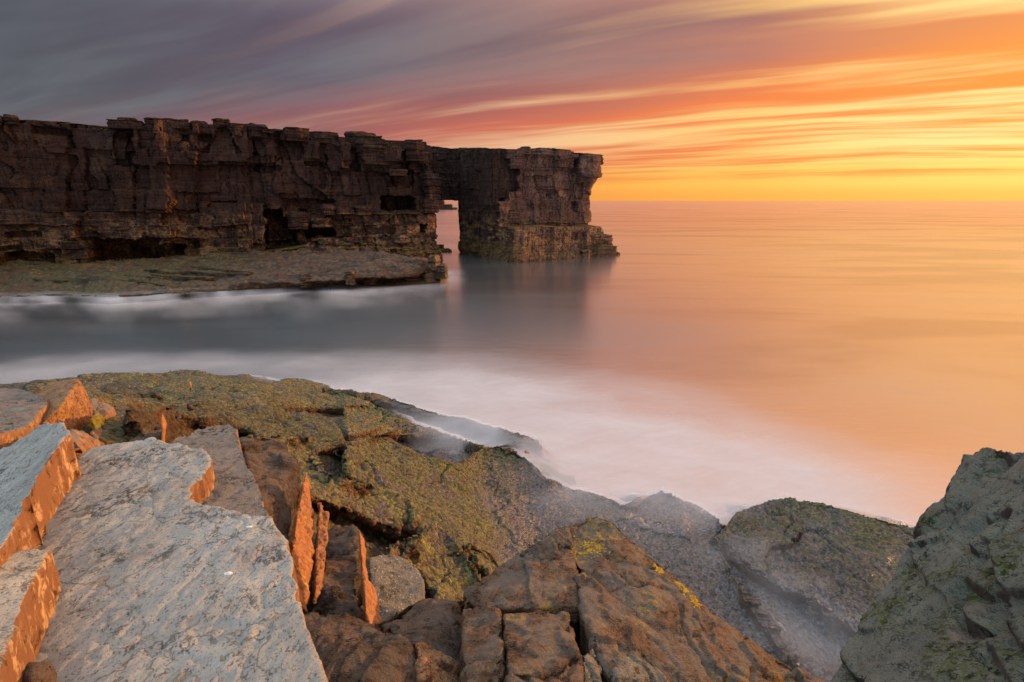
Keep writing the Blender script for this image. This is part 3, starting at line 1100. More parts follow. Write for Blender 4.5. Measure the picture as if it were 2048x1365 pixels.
# boulders at the lip of the platform and in the mouth of the arch
for k, (u, v, wd_, h) in enumerate([(880, 541, 1.6, 1.0), (858, 548, 1.5, 0.9), (828, 553, 2.2, 0.8), (792, 559, 1.8, 0.7), (868, 524, 1.4, 0.9), (742, 563, 1.6, 0.5), (700, 552, 1.2, 0.9), (610, 556, 1.2, 0.8)]):
    p = plat_place(np.array([float(u)]), np.array([float(v)]))[0]
    o = slab_block('lip_boulder', p[0], p[1], wd_, wd_ * 0.8, p[2] - 0.9, p[2] + h * 0.55, 0.3 * k, M['platform'], None, 400 + k)
    tag(o, 'weed-stained block on the broken seaward lip of the platform', 'rock', 'blocks along the platform lip')
for k, (u, v, wd_, h) in enumerate([(878, 500, 2.2, 1.3), (886, 504, 2.8, 0.5)]):
    p = at_z(u, v, 0.0)
    o = slab_block('wave_washed_rock', p[0], p[1], wd_, wd_ * 0.8, -1.0, h * 0.7, 0.3 * k, M['cliff'], None, 430 + k)
    tag(o, ['small stepped rock in the water of the arch, touching the cliff', 'flat low rock awash in the arch beside the stepped one'][k], 'rock')

# -- the stack with its arch
STK_TOP = [(800, 293), (858, 293), (905, 296), (990, 297), (1048, 301), (1052, 298), (1132, 302), (1134, 309), (1160, 310), (1195, 316), (1300, 318)]


def stack_top(x, y):
    u, _ = proj(x, y, np.full(x.shape, 17.0))
    v = np.interp(u, [p[0] for p in STK_TOP], [p[1] for p in STK_TOP])
    a, b, c = ray(u, v)
    z = CAM_H + c / b * np.minimum(y, 92.0)
    return z + np.round(fbm(np.stack([x * 0.6, y * 0.6, x * 0], -1), 2, 15) * 3) / 3 * 0.14


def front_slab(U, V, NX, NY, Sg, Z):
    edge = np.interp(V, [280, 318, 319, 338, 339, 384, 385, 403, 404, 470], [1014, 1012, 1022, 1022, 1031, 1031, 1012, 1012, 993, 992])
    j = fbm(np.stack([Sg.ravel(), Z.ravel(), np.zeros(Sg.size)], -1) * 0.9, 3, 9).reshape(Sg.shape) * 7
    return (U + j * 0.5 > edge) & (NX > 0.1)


def stack_d(Sg, Z, X, Y, U, V, NX, NY):
    d = bedding(Sg, Z, 31, beds=0.035, joints=0.42, blocks=0.045, colw=4.2)
    fr = (NX > 0.1) & (NY < -0.3)
    edge = np.interp(V, [280, 318, 319, 338, 339, 384, 385, 403, 404, 470], [1014, 1012, 1022, 1022, 1031, 1031, 1012, 1012, 993, 992])
    j = fbm(np.stack([Sg.ravel(), Z.ravel(), np.zeros(Sg.size)], -1) * 0.9, 3, 9).reshape(Sg.shape) * 7
    d = d + 0.9 * ((U + j * 0.5 > edge) & fr)
    d = d + boxes(U, V, [(1058, 1072, 300, 330, -0.5), (1132, 1150, 318, 366, -1.3), (1136, 1158, 366, 402, -0.6), (1105, 1134, 300, 335, 0.5), (1150, 1200, 312, 356, 0.6), (1040, 1100, 344, 352, 0.3), (1138, 1148, 404, 424, -0.9), (1090, 1100, 388, 398, -0.5), (1000, 1012, 396, 404, -0.7)], 3.0, Sg, Z, 5) * fr
    # overhanging brow at the seaward corner
    corner = np.exp(-(((X - 12.9) / 2.6) ** 2 + ((Y - 92.5) / 4.5) ** 2))
    d = d + corner * (1.35 * sstep(Z, 10.6, 13.3) - 0.2)
    d = d + 0.35 * (NX < -0.4) * sstep(Z, 3.5, 1.0)
    return d - 0.3 * sstep(Z, 1.0, 0.0)


stack = empty('sea_stack', (3, 90, 0))
tag(stack, 'square rock stack joined to the cliff by a natural arch', 'sea stack')
tower('stack_wall', [(-8.9, 91.0), (-3.0, 84.2), (12.8, 92.4), (13.3, 97.5), (0, 103), (-9.4, 100)], -1.0, stack_top, 0.16, 0.11, stack_d, M['cliff'], stack, coarse=(3, 4), mat2=M['stack'], mask2=front_slab)  # paler front slab; darker flagstone also paints the left face's shade


def lintel_d(Sg, Z, X, Y, U, V, NX, NY):
    return bedding(Sg, Z, 37, beds=0.06, joints=0.35, blocks=0.12, colw=3.0)


def lintel():
    loop = [(-24, 94.6), (-8.6, 92.4), (-8.0, 99.0), (-24, 99.5)]
    o = tower('arch_lintel', loop, 9.1, stack_top, 0.15, 0.10, lintel_d, M['cliff'], stack, cap_low=True)  # darker flagstone stands in for the shade in the arch
    return o


lintel()
for k, (u0, u1, v0, v1, y) in enumerate([(908, 919, 376, 402, 91.5), (902, 914, 386, 398, 93.0)]):
    a, b = at_y(u0, v0, y), at_y(u1, v1, y)
    slab_block('arch_block', (a[0] + b[0]) / 2, y, abs(b[0] - a[0]), 1.6, b[2], a[2], 0, M['cliff'], stack, 470 + k)


def plinth_top(x, y):
    return np.interp(x, [-6, 0, 10, 13, 18], [5.1, 5.15, 5.0, 4.85, 4.6])


def plinth_d(Sg, Z, X, Y, U, V, NX, NY):
    d = bedding(Sg, Z, 41, beds=0.07, joints=0.2, blocks=0.09, colw=2.8)
    fr = (NX > 0.1) & (NY < -0.3)
    d = d + boxes(U, V, [(1144, 1160, 465, 480, -0.8), (1160, 1172, 465, 510, -0.5)], 2.0, Sg, Z, 6) * fr
    return d + 0.3 * sstep(Z, 1.8, 0.2)


tower('stack_plinth', [(-5.2, 86.2), (0.25, 78.2), (12.8, 85.6), (15.2, 89.5), (13, 96), (-5, 96)], -1.0, plinth_top, 0.15, 0.10, plinth_d, M['cliff'], stack, mat2=M['stack'], mask2=lambda U, V, NX, NY, Sg, Z: NX > 0.1)  # right-hand faces get the brighter copy, lit and shaded sides painted in
for k, (u0, u1, v0, v1, y) in enumerate([(1168, 1206, 464, 512, 87.0), (1200, 1219, 470, 512, 88.0), (1176, 1222, 488, 514, 86.5), (1214, 1231, 493, 512, 88.6), (1226, 1238, 506, 513, 88.8), (1158, 1176, 500, 518, 84.5)]):
    a, b = at_y(u0, v0, y), at_y(u1, v1, y)
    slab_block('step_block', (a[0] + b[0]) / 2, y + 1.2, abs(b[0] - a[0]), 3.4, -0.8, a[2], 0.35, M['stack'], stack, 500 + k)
for k, (u0, u1, v0, v1, out) in enumerate([(1018, 1040, 309, 338, 0.2), (1036, 1056, 296, 310, 0.2), (1112, 1136, 304, 336, 0.3), (1100, 1116, 305, 318, 0.3), (1058, 1104, 298, 312, 0.25), (1150, 1196, 310, 330, 0.4)]):
    t0, t1 = (u0 - 990) / (1172 - 990.0), (u1 - 990) / (1172 - 990.0)
    pa = np.array([-3.0, 84.2]) + np.array([15.8, 8.2]) * t0 + np.array([0.4, -0.9]) * out
    pb = np.array([-3.0, 84.2]) + np.array([15.8, 8.2]) * t1 + np.array([0.4, -0.9]) * out
    cx, cy = (pa + pb) / 2
    z1, z0 = float(at_y(u0, v0, cy)[2]), float(at_y(u0, v1, cy)[2])
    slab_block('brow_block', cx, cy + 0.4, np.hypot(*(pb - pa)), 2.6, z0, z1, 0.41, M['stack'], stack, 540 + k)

# a far stack seen through the arch
p = at_z(882, 420, 0.0)
far = empty('far_sea_stack', (p[0], p[1], 0))
tag(far, 'pale distant rock stack seen through the arch', 'sea stack')
slab_block('rock_mass', p[0] - 4, p[1] + 8, 14, 14, -2, 10.8, 0.2, M['stack'], far, 601, ds=1.0, beds=0.6)
slab_block('rock_foot', p[0] + 4, p[1] + 8, 14, 12, -2, 5.5, 0.3, M['stack'], far, 602, ds=1.0, beds=0.9)
slab_block('rock_toe', p[0] + 10, p[1] + 8, 12, 10, -2, 2.2, 0.3, M['stack'], far, 603, ds=1.0, beds=0.9)


# ------------------------------------------------------------------ the foreshore: a surface through known heights
CTRL_PX = [(560, 960, 5.0), (640, 900, 3.9), (700, 900, 3.1), (760, 870, 2.3), (850, 925, 1.75), (990, 895, 1.15), (350, 742, 1.9), (200, 790, 3.6), (120, 790, 4.7),
           (60, 800, 5.6), (450, 860, 4.6), (480, 800, 2.9), (300, 800, 3.4), (330, 860, 5.4), (600, 768, 0.95), (800, 803, 0.35), (740, 790, 0.45), (1080, 892, 0.25), (960, 850, 0.4),
           (1000, 1000, 0.95), (868, 1042, 2.9), (980, 1100, 1.4), (1300, 1000, 0.45), (1320, 980, 0.5), (1445, 1048, 0.25), (1600, 1000, 0.85), (1830, 1052, 0.55), (1560, 1120, 0.7),
           (1450, 1090, 0.6), (1520, 1290, 0.75), (1650, 1345, 0.70), (1700, 1230, 0.6), (1200, 1060, 0.7), (1350, 1130, 0.78), (700, 1100, 5.0), (800, 1180, 4.0), (640, 1010, 5.0), (760, 1000, 3.6), (560, 840, 2.4), (880, 875, 0.7), (880, 900, 0.55), (930, 905, 0.5), (830, 890, 0.9), (780, 860, 1.35), (1100, 960, 0.5)]
ctrl = [at_z(u, v, z) for u, v, z in CTRL_PX]
ctrl += [np.array(p, float) for p in [(-30, 30, -2.0), (-18, 27, -0.8), (-25, 24, -1.0), (-10, 28, -1.0), (0, 24, -1.2), (6, 21, -1.2), (12, 19, -1.2), (18, 15, -0.8), (-32, 20, -0.8), (-34, 8, 3.5), (-20, 10, 4.9), (-14, 4, 6.5),
                                      (-3, 0, 6.4), (-3, -6, 6.8), (6, -6, 6.2), (3.5, 2.2, 5.2), (9, 3, 4.0), (0.5, 2.6, 4.9), (1.5, 5.5, 2.6), (3.2, 6.2, 1.0), (14, 8, 0.2), (20, 6, 0.5), (-40, 32, -2.0), (4.2, 15.6, -0.7), (7.4, 15.4, -0.8), (10.5, 15.2, -0.8), (1.5, 18.2, -0.8), (20, 24, -2.5), (-25, 36, -2.0), (0, 36, -2.5)]]
ctrl = np.array(ctrl)


def tps_fit(p, zz, lam=0.02):
    d2 = ((p[:, None] - p[None]) ** 2).sum(-1)
    K = 0.5 * d2 * np.log(d2 + 1e-9)
    n = len(p)
    A = np.zeros((n + 3, n + 3))
    A[:n, :n] = K + lam * np.eye(n)
    A[:n, n] = 1
    A[:n, n + 1:] = p
    A[n, :n] = 1
    A[n + 1:, :n] = p.T
    return np.linalg.solve(A, np.concatenate([zz, np.zeros(3)]))


TPS = tps_fit(ctrl[:, :2], ctrl[:, 2])


def zf(x, y):
    x, y = np.asarray(x, float), np.asarray(y, float)
    sh = x.shape
    q = np.stack([x.ravel(), y.ravel()], -1)
    out = np.empty(len(q))
    for i in range(0, len(q), 20000):
        b = q[i:i + 20000]
        d2 = ((b[:, None] - ctrl[None, :, :2]) ** 2).sum(-1)
        out[i:i + 20000] = (0.5 * d2 * np.log(d2 + 1e-9)) @ TPS[:-3] + TPS[-3] + b @ TPS[-2:]
    return np.minimum(out, 6.9).reshape(sh)


def on_field(dz=0.0):
    """place(u, v): where the sight line meets the foreshore surface raised by dz."""
    def place(u, v):
        u, v = np.atleast_1d(np.asarray(u, float)), np.atleast_1d(np.asarray(v, float))
        a, b, c = ray(u, v)
        ys = np.concatenate([np.linspace(1.2, 30, 240), np.linspace(30.5, 60, 30)])
        t = ys[None] / b[:, None]
        X, Z = a[:, None] * t, CAM_H + c[:, None] * t
        g = Z - (zf(X, np.repeat(ys[None], len(u), 0)) + dz)
        hit = g < 0
        k = np.where(hit.any(1), hit.argmax(1), len(ys) - 1)
        k = np.maximum(k, 1)
        i = np.arange(len(u))
        g0, g1 = g[i, k - 1], g[i, k]
        f = np.where(hit.any(1), np.clip(g0 / (g0 - g1 + 1e-9), 0, 1), 1.0)
        y = ys[k - 1] + (ys[k] - ys[k - 1]) * f
        t = y / b
        return np.stack([a * t, y, CAM_H + c * t], -1)
    return place


def lifted(dz, outline, lift):
    """A bed tilted against the general slope: its outer side stands higher by lift."""
    ol = np.array([p[:2] for p in outline], float)
    nx_ = np.roll(ol, -1, 0)
    den = np.concatenate([a + (b - a) * np.linspace(0, 1, 60)[:, None] for a, b in zip(ol, nx_)])
    cols = np.arange(ol[:, 0].min(), ol[:, 0].max() + 8, 8.0)
    crest = np.array([den[np.abs(den[:, 0] - c) < 6, 1].min() if (np.abs(den[:, 0] - c) < 6).any() else np.nan for c in cols])
    crest = np.interp(cols, cols[~np.isnan(crest)], crest[~np.isnan(crest)])
    foot = np.array([den[np.abs(den[:, 0] - c) < 6, 1].max() if (np.abs(den[:, 0] - c) < 6).any() else np.nan for c in cols])
    foot = np.interp(cols, cols[~np.isnan(foot)], foot[~np.isnan(foot)])
    levels = np.linspace(0, 1, 6)
    lo_, span = dz - 0.7, lift + 0.7
    def place(u, v):
        u, v = np.atleast_1d(np.asarray(u, float)), np.atleast_1d(np.asarray(v, float))
        t = np.exp(-np.maximum(v - np.interp(u, cols, crest), 0) / 42.0)
        k_ = np.exp(-np.maximum(np.interp(u, cols, foot) - v, 0) / 14.0) * (1 - t)
        t = np.clip((lift * t - 0.7 * k_ + 0.7) / span, 0, 1)
        L = np.stack([on_field(lo_ + span * k)(u, v) for k in levels], 0)
        f = t * 5
        i = np.minimum(f.astype(int), 4)
        w_ = (f - i)[:, None]
        r = np.arange(len(u))
        P = L[i, r] * (1 - w_) + L[i + 1, r] * w_
        a, b, c = ray(u, v)
        s = P[:, 1] / b
        return np.stack([a * s, P[:, 1], CAM_H + c * s], -1)
    return place


def on_plane(p1, p2, p3):
    """place(u, v) on the plane through three (u, v, height) points."""
    P = [at_z(*p) for p in (p1, p2, p3)]
    nrm = np.cross(P[1] - P[0], P[2] - P[0])
    o = np.array([0, 0, CAM_H])
    k = (P[0] - o) @ nrm

    def place(u, v):
        u, v = np.atleast_1d(np.asarray(u, float)), np.atleast_1d(np.asarray(v, float))
        a, b, c = ray(u, v)
        D = np.stack([a, b, c], -1)
        return o + D * (k / (D @ nrm))[:, None]
    return place


def build_ground():
    xs, ys = np.arange(-40, 24.01, 0.22), np.arange(-9, 36.01, 0.22)
    X, Y = np.meshgrid(xs, ys)
    Zf = zf(X, Y)
    Z = Zf - 0.22
    q = np.stack([X.ravel(), Y.ravel(), np.zeros(X.size)], -1)
    Z += (fbm(q * 0.9, 4, 51) * 0.22 + fbm(q * 3.5, 3, 52) * 0.07).reshape(X.shape)
    Z = np.where(Zf < 0.3, np.minimum(Z, Zf - 0.9), Z)
    Z = np.maximum(Z, -4.0)
    k = len(xs)
    idx = np.arange(X.size).reshape(X.shape)
    f = np.stack([idx[:-1, :-1], idx[:-1, 1:], idx[1:, 1:], idx[1:, :-1]], -1).reshape(-1, 4)
    o = mesh_object('ground', np.stack([X, Y, Z], -1).reshape(-1, 3), f, M['mussel_dark'], base=False)
    return tag(o, kind='structure')


ground = build_ground()
SHORE = [ground]


def cull(co, q, nr, zmin=-0.75):
    """Leave out the undersides that rest on the rock below."""
    n = nr[q].mean(1)[:, 2]
    return q[n > zmin]


def bed(name, outline, place, thick, voxel, spec, mat, label, cat='rock', group=None, seed=0, su=18, sv=12, smooth_it=1, extra=None, parent=None, jit=0.0):
    v, f = bed_solid(outline, place, su, sv, thick, jit)
    sol = [(v, f)] + (extra or [])
    co, q, nr = remesh(sol, voxel)
    if smooth_it:
        co = relax(co, q, smooth_it)
    co = rough(co, nr, spec, seed)
    q = cull(co, q, nr)
    used, inv_ = np.unique(q, return_inverse=True)
    co, q = co[used], inv_.reshape(q.shape)
    o = mesh_object(name, co, q, mat, parent)
    if parent is None:
        tag(o, label, cat, group)
    return o


def rock(name, solids, voxel, spec, mat, label, cat='rock', group=None, seed=0, smooth_it=1, parent=None):
    co, q, nr = remesh(solids, voxel * 1.24)
    if smooth_it:
        co = relax(co, q, smooth_it)
    co = rough(co, nr, spec, seed)
    q = cull(co, q, nr)
    used, inv_ = np.unique(q, return_inverse=True)
    co, q = co[used], inv_.reshape(q.shape)
    o = mesh_object(name, co, q, mat, parent)
    if parent is None:
        tag(o, label, cat, group)
    return o


def UY(*pts):
    return [at_y(u, v, y) for u, v, y in pts]


def crust(name, host, n, size, seed, mat='mussels', zmin=0.35):
    """Shell lumps standing on a ledge: too small and too many to pick apart, one part of that ledge."""
    me = host.data
    N = len(me.vertices)
    co = np.empty(N * 3, np.float32)
    me.vertices.foreach_get('co', co)
    co = co.reshape(-1, 3)
    nr = np.empty(N * 3, np.float32)
    me.vertex_normals.foreach_get('vector', nr)
    nr = nr.reshape(-1, 3)
    rng = np.random.default_rng(seed)
    pick = rng.permutation(np.flatnonzero(nr[:, 2] > zmin))
    dens = fbm(co[pick] * 1.3 + seed, 3, seed)
    pick = pick[dens > rng.uniform(-0.7, 0.9, len(pick))][:n]
    c, nn = co[pick], nr[pick]
    s = size * rng.uniform(0.45, 1.15, len(pick))
    a = rng.uniform(0, 6.28, len(pick))
    t1 = np.cross(nn, np.array([0.3, 0.9, 0.1]))
    t1 /= np.linalg.norm(t1, axis=1)[:, None] + 1e-9
    t2 = np.cross(nn, t1)
    u = t1 * np.cos(a)[:, None] + t2 * np.sin(a)[:, None]
    w_ = np.cross(nn, u)
    el_ = rng.uniform(0.5, 0.9, len(pick))
    P = [c + (u * x + w_ * (y * el_[:, None]) + nn * z) * s[:, None] for x, y, z in ((1, 0, -0.2), (0.2, 0.8, -0.2), (-0.9, 0.3, -0.2), (-0.4, -0.8, -0.2), (0.55, -0.6, -0.2), (0.1, 0, 0.85))]
    V = np.stack(P, 1).reshape(-1, 3) + np.array(host.location)
    base = np.arange(len(pick))[:, None] * 6
    F = np.concatenate([base + np.array([i, (i + 1) % 5, 5]) for i in range(5)])
    o = mesh_object(name, V, F, M[mat], host, smooth=False)
    o['kind'] = 'stuff'


# ------------------------------------------------------------------ mussel-crusted ledges, from the sea inwards
MUS = [(0.55, 0.13, 3, 'fbm'), (1.1, 0.022, 1, 'facet'), (3.0, 0.026, 1, 'facet'), (8.0, 0.036, 2, 'bump'), (17.0, 0.024, 2, 'bump'), (0.6, 0.10, 4, 'crack')]
LEDGES = [
    # name, outline, dz, thickness, voxel, material, label
    ('washed_reef', [(1340, 993), (1359, 989), (1407, 997), (1460, 1009), (1500, 1018), (1520, 1030), (1440, 1040), (1380, 1020)], -0.10, 0.9, 0.045, 'mussel_dark',
     'low flat reef awash behind the small peaked mussel rock'),
    ('washed_reef', [(1060, 932), (1085, 934), (1120, 941), (1160, 955), (1200, 969), (1240, 982), (1280, 994), (1285, 1010), (1200, 1000), (1120, 975)], -0.06, 0.9, 0.045, 'mussel_dark',
     'narrow reef ridge awash below the humped mussel ledge'),
    ('mussel_ledge', [(640, 772), (662, 776), (686, 780), (720, 787), (748, 785), (790, 795), (838, 809), (892, 826), (961, 845), (1000, 856), (1040, 866), (1074, 879), (1087, 893), (1060, 900), (1000, 882), (950, 866), (880, 850), (800, 822), (730, 803), (660, 792)], 0.12, 1.2, 0.05, 'mussel',
     'long narrow outermost mussel ridge sloping into the white wash'),
    ('mussel_ledge', [(60, 775), (120, 763), (186, 753), (245, 745), (310, 742), (352, 740), (398, 742), (440, 754), (486, 763), (520, 768), (560, 765), (598, 761), (632, 764), (660, 776), (690, 792), (740, 803), (752, 812), (700, 830), (560, 830), (380, 830), (200, 830), (60, 815)], 0.0, 1.6, 0.055, 'mussel',
     'broad olive ledge whose crest meets the dark water'),
    ('mussel_ledge', [(684, 806), (720, 804), (745, 806), (790, 822), (830, 846), (868, 856), (891, 863), (930, 879), (968, 893), (930, 891), (890, 893), (850, 889), (800, 884), (760, 880), (700, 890), (683, 870)], 0.12, 1.3, 0.042, 'mussel',
     'mussel ledge with a ragged seaward edge above the wash channel'),
    ('washed_reef', [(866, 905), (905, 901), (945, 905), (965, 920), (930, 945), (870, 935)], -0.05, 0.9, 0.035, 'mussel',
     'small green reef top showing in the wash between two ledges'),
    ('mussel_ledge', [(690, 888), (704, 886), (722, 874), (747, 869), (775, 874), (796, 886), (850, 910), (893, 928), (918, 922), (941, 910), (968, 892), (994, 887), (1022, 893), (1058, 916), (1075, 938), (1088, 958), (1120, 966), (1158, 975), (1210, 990), (1262, 1006), (1290, 990), (1320, 978), (1345, 991), (1395, 1008), (1436, 1033), (1452, 1048), (1425, 1075), (1440, 1110), (1500, 1180), (1560, 1260), (1600, 1330), (1400, 1330), (1200, 1200), (1050, 1180), (900, 1130), (760, 1040), (690, 960)], 0.0, 1.6, 0.032, 'mussel',
     'large humped mussel slope running down grey into the wash'),
    ('mussel_ledge', [(1232, 1037), (1258, 1025), (1300, 1030), (1340, 1043), (1368, 1058), (1385, 1080), (1377, 1096), (1340, 1090), (1290, 1075), (1250, 1060)], 0.14, 0.6, 0.03, 'mussel',
     'rounded mussel plate lying below the small peaked rock'),
    ('mussel_mound', [(1421, 1079), (1448, 1048), (1506, 1011), (1535, 1002), (1566, 997), (1597, 998), (1640, 1004), (1680, 1012), (1740, 1029), (1800, 1045), (1850, 1058), (1900, 1100), (1880, 1240), (1740, 1320), (1680, 1262), (1614, 1216), (1573, 1203), (1530, 1182), (1498, 1161), (1469, 1128), (1440, 1105)], 0.22, 1.4, 0.034, 'mussel',
     'wide mussel mound with a warm-lit crest in front of the orange sea'),
    ('mussel_plate', [(1423, 1079), (1450, 1052), (1505, 1014), (1545, 1010), (1590, 1030), (1604, 1060), (1580, 1085), (1540, 1090), (1530, 1110), (1570, 1150), (1640, 1195), (1690, 1240), (1640, 1228), (1573, 1202), (1498, 1160), (1469, 1127)], 0.40, 0.8, 0.03, 'mussel',
     'mussel plate capping the seaward mound, its edge a broken step'),
    ('mussel_ledge', [(250, 812), (300, 806), (380, 808), (440, 806), (520, 815), (600, 822), (655, 840), (672, 855), (677, 880), (681, 905), (640, 930), (560, 910), (480, 880), (420, 870), (330, 850), (260, 835)], 0.16, 1.0, 0.04, 'mussel',
     'olive ledge ending at a straight joint with an orange edge'),
    ('mussel_ledge', [(500, 872), (560, 862), (620, 868), (634, 878), (642, 905), (650, 930), (690, 945), (724, 950), (760, 968), (791, 984), (815, 1004), (828, 1030), (840, 1052), (836, 1070), (790, 1085), (720, 1050), (620, 1020), (540, 990), (490, 930)], 0.30, 1.1, 0.03, 'mussel',
     'olive ledge stepping down behind the tall orange shard'),
    ('mussel_ledge', [(775, 1092), (795, 1078), (815, 1070), (845, 1052), (868, 1040), (895, 1062), (922, 1090), (945, 1120), (965, 1150), (985, 1190), (940, 1230), (880, 1230), (850, 1190), (800, 1130)], 0.34, 1.2, 0.022, 'mussel',
     'pointed olive mussel ledge beside the brown outcrop'),
    ('mussel_ledge', [(922, 1086), (940, 1081), (955, 1090), (985, 1100), (1005, 1128), (1010, 1150), (980, 1180), (950, 1140)], 0.12, 1.0, 0.022, 'mussel',
     'small olive lump tucked behind the pointed mussel ledge'),
    ('mussel_ledge', [(155, 765), (185, 757), (245, 765), (300, 780), (330, 795), (290, 805), (230, 812), (180, 800)], 0.06, 0.8, 0.05, 'mussel_dark',
     'dark olive hump behind the tall orange pyramid rock'),
]
LIFT = [0, 0, 0.25, 0.20, 0.35, 0, 0.45, 0.12, 0.30, 0.15, 0.35, 0.35, 0.40, 0.3, 0.10]
for k, (nm, ol, dz_, th, vx, mt, lb) in enumerate(LEDGES):
    o = bed(nm, ol, lifted(dz_, ol, LIFT[k]), th * 0.62, vx * 1.18, MUS, M[mt], lb, 'rock ledge', seed=700 + k, su=22, sv=9, smooth_it=2)
    SHORE.append(o)
    crust('mussel_clusters', o, int(np.clip(len(o.data.vertices) * 0.02, 150, 1800)), vx * 0.75, 900 + k)

# ------------------------------------------------------------------ the pale slabs underfoot
SLAB = [(0.8, 0.016, 3, 'fbm'), ((2.2, 1.4, 2), 0.004, 1, 'facet'), ((9, 5, 6), 0.003, 1, 'facet'), ((9, 4, 4), 0.005, 3, 'fbm'), (1.5, 0.014, 5, 'crack'), ((28, 13, 13), 0.0035, 2, 'fbm')]
slabA = on_plane((600, 1300, 7.02), (90, 1250, 7.02), (300, 880, 6.97))
slabB = on_plane((560, 1060, 6.80), (380, 1000, 6.82), (450, 850, 6.62))
slabC = on_plane((76, 950, 7.36), (0, 1077, 7.40), (115, 846, 7.22))
slabD = on_plane((67, 1155, 7.30), (0, 1316, 7.36), (0, 1116, 7.32))

bed('stone_slab', [(150, 922), (182, 899), (240, 888), (300, 876), (322, 886), (360, 890), (414, 903), (424, 922), (412, 942), (398, 962), (379, 980), (384, 1003), (408, 1014), (470, 1026), (540, 1037), (556, 1060), (573, 1084), (584, 1116), (594, 1176), (608, 1228), (622, 1278), (633, 1302), (649, 1352), (664, 1420), (690, 1560), (-60, 1560), (-160, 1300), (30, 1120), (120, 1000)],
    slabA, 0.42, 0.0105, SLAB, M['slate'], 'large pale grey slab with rusty veins and white shell chips', 'stone slab', seed=801, su=40, sv=40, jit=2.6)
bed('stone_slab', [(300, 900), (332, 884), (366, 868), (386, 861), (420, 850), (460, 848), (477, 868), (481, 890), (488, 906), (500, 940), (520, 966), (526, 986), (531, 1010), (546, 1040), (575, 1100), (480, 1120), (380, 1060), (330, 980)],
    slabB, 0.40, 0.011, SLAB, M['slate_dark'], 'lower grey slab behind the large pale one, with a hollow', 'stone slab', seed=802, su=40, sv=40, jit=2.6)
bed('stone_slab', [(-180, 950), (0, 897), (30, 886), (60, 866), (91, 847), (115, 845), (131, 850), (139, 860), (133, 868), (117, 892), (100, 918), (76, 951), (54, 993), (39, 1030), (18, 1068), (-40, 1160), (-180, 1240)],
    slabC, 0.40, 0.0125, SLAB, M['slate'], 'grey slab with a long bright orange side face speckled tan', 'stone slab', seed=803, su=40, sv=40, jit=2.6)
bed('stone_slab', [(-200, 1170), (0, 1117), (53, 1105), (96, 1099), (99, 1104), (88, 1118), (80, 1140), (67, 1157), (42, 1219), (21, 1275), (0, 1318), (-40, 1420), (-200, 1500)],
    slabD, 0.34, 0.009, SLAB, M['slate'], 'short grey slab with a ragged orange edge propped on the pale slab', 'stone slab', seed=804, su=40, sv=40, jit=2.6)
rock('loose_stone', [hull([at_z(u, v, z) for u, v, z in [(39, 1352, 7.10), (56, 1328, 7.14), (95, 1331, 7.13), (107, 1352, 7.10), (104, 1400, 7.08), (30, 1400, 7.08), (60, 1360, 7.2), (60, 1340, 6.95), (100, 1345, 6.95), (40, 1380, 6.95)]])],
     0.006, [(5, 0.012, 3, 'fbm')], M['dark'], 'small dark rounded stone lying against the propped orange-edged slab', 'stone', seed=805)

# ------------------------------------------------------------------ the jumbled rocks on the left
RK = [(1.6, 0.03, 3, 'fbm'), (2.6, 0.045, 1, 'facet'), (8, 0.014, 1, 'facet'), (22, 0.006, 2, 'fbm')]
eplane = on_plane((0, 838, 6.55), (100, 802, 6.35), (0, 779, 6.30))
bed('stone_slab', [(-140, 790), (0, 778), (36, 781), (73, 790), (97, 800), (90, 812), (79, 824), (70, 838), (51, 856), (0, 870), (-140, 890)], eplane, 0.55, 0.02, [(1.2, 0.03, 3, 'fbm'), (5, 0.014, 3, 'fbm'), ((20, 8, 8), 0.006, 2, 'fbm')],
    M['slate_dark'], 'grey cracked slab with a rusty end beside the tall orange pyramid', 'stone slab', seed=811, su=40, sv=30)
rock('pyramid_rock', [hull(UY((156, 762, 7.25), (172, 790, 7.3), (182, 811, 7.3), (183, 835, 7.1), (174, 862, 6.8), (163, 864, 6.65), (130, 852, 6.2), (85, 846, 5.75), (106, 826, 6.0), (127, 803, 6.35), (145, 787, 6.8), (60, 800, 7.3), (100, 770, 8.1), (150, 760, 7.7), (80, 890, 5.9), (168, 890, 6.7), (180, 870, 8.2)))],
     0.018, [(2.0, 0.03, 3, 'fbm'), (8, 0.013, 3, 'fbm'), (26, 0.006, 2, 'fbm')], M['rust'], 'tall pointed orange rock with a flat lit face', 'rock', seed=812)
rock('rusty_block', [hull(UY((-20, 852, 5.2), (0, 850, 5.3), (21, 844, 5.5), (33, 847, 5.6), (42, 872, 5.5), (20, 890, 5.1), (-10, 905, 4.9), (-60, 860, 5.6), (10, 846, 6.2), (-40, 930, 5.0), (30, 900, 5.6)))],
     0.016, RK, M['rust'], 'rough orange block wedged between two grey slabs', 'rock', seed=813)
rock('jumbled_rock', [hull(UY((139, 858, 5.2), (170, 864, 5.5), (194, 880, 5.6), (208, 897, 5.6), (188, 910, 5.2), (160, 920, 4.9), (150, 900, 4.7), (130, 870, 4.9), (180, 950, 5.2), (150, 950, 5.0), (200, 920, 6.0)))],
     0.015, RK, M['slate_dark'], 'grey rock with a rusty right end just behind the orange-sided slab', 'rock', seed=814)
rock('jumbled_rock', [hull(UY((179, 800, 8.0), (212, 807, 8.2), (225, 811, 8.3), (231, 828, 8.0), (212, 834, 7.6), (190, 832, 7.4), (180, 815, 7.6), (190, 805, 8.9), (190, 860, 7.6), (225, 850, 8.4)))],
     0.022, RK, M['slate_dark'], 'small grey rock with an orange end next to the tall orange pyramid', 'rock', seed=815)
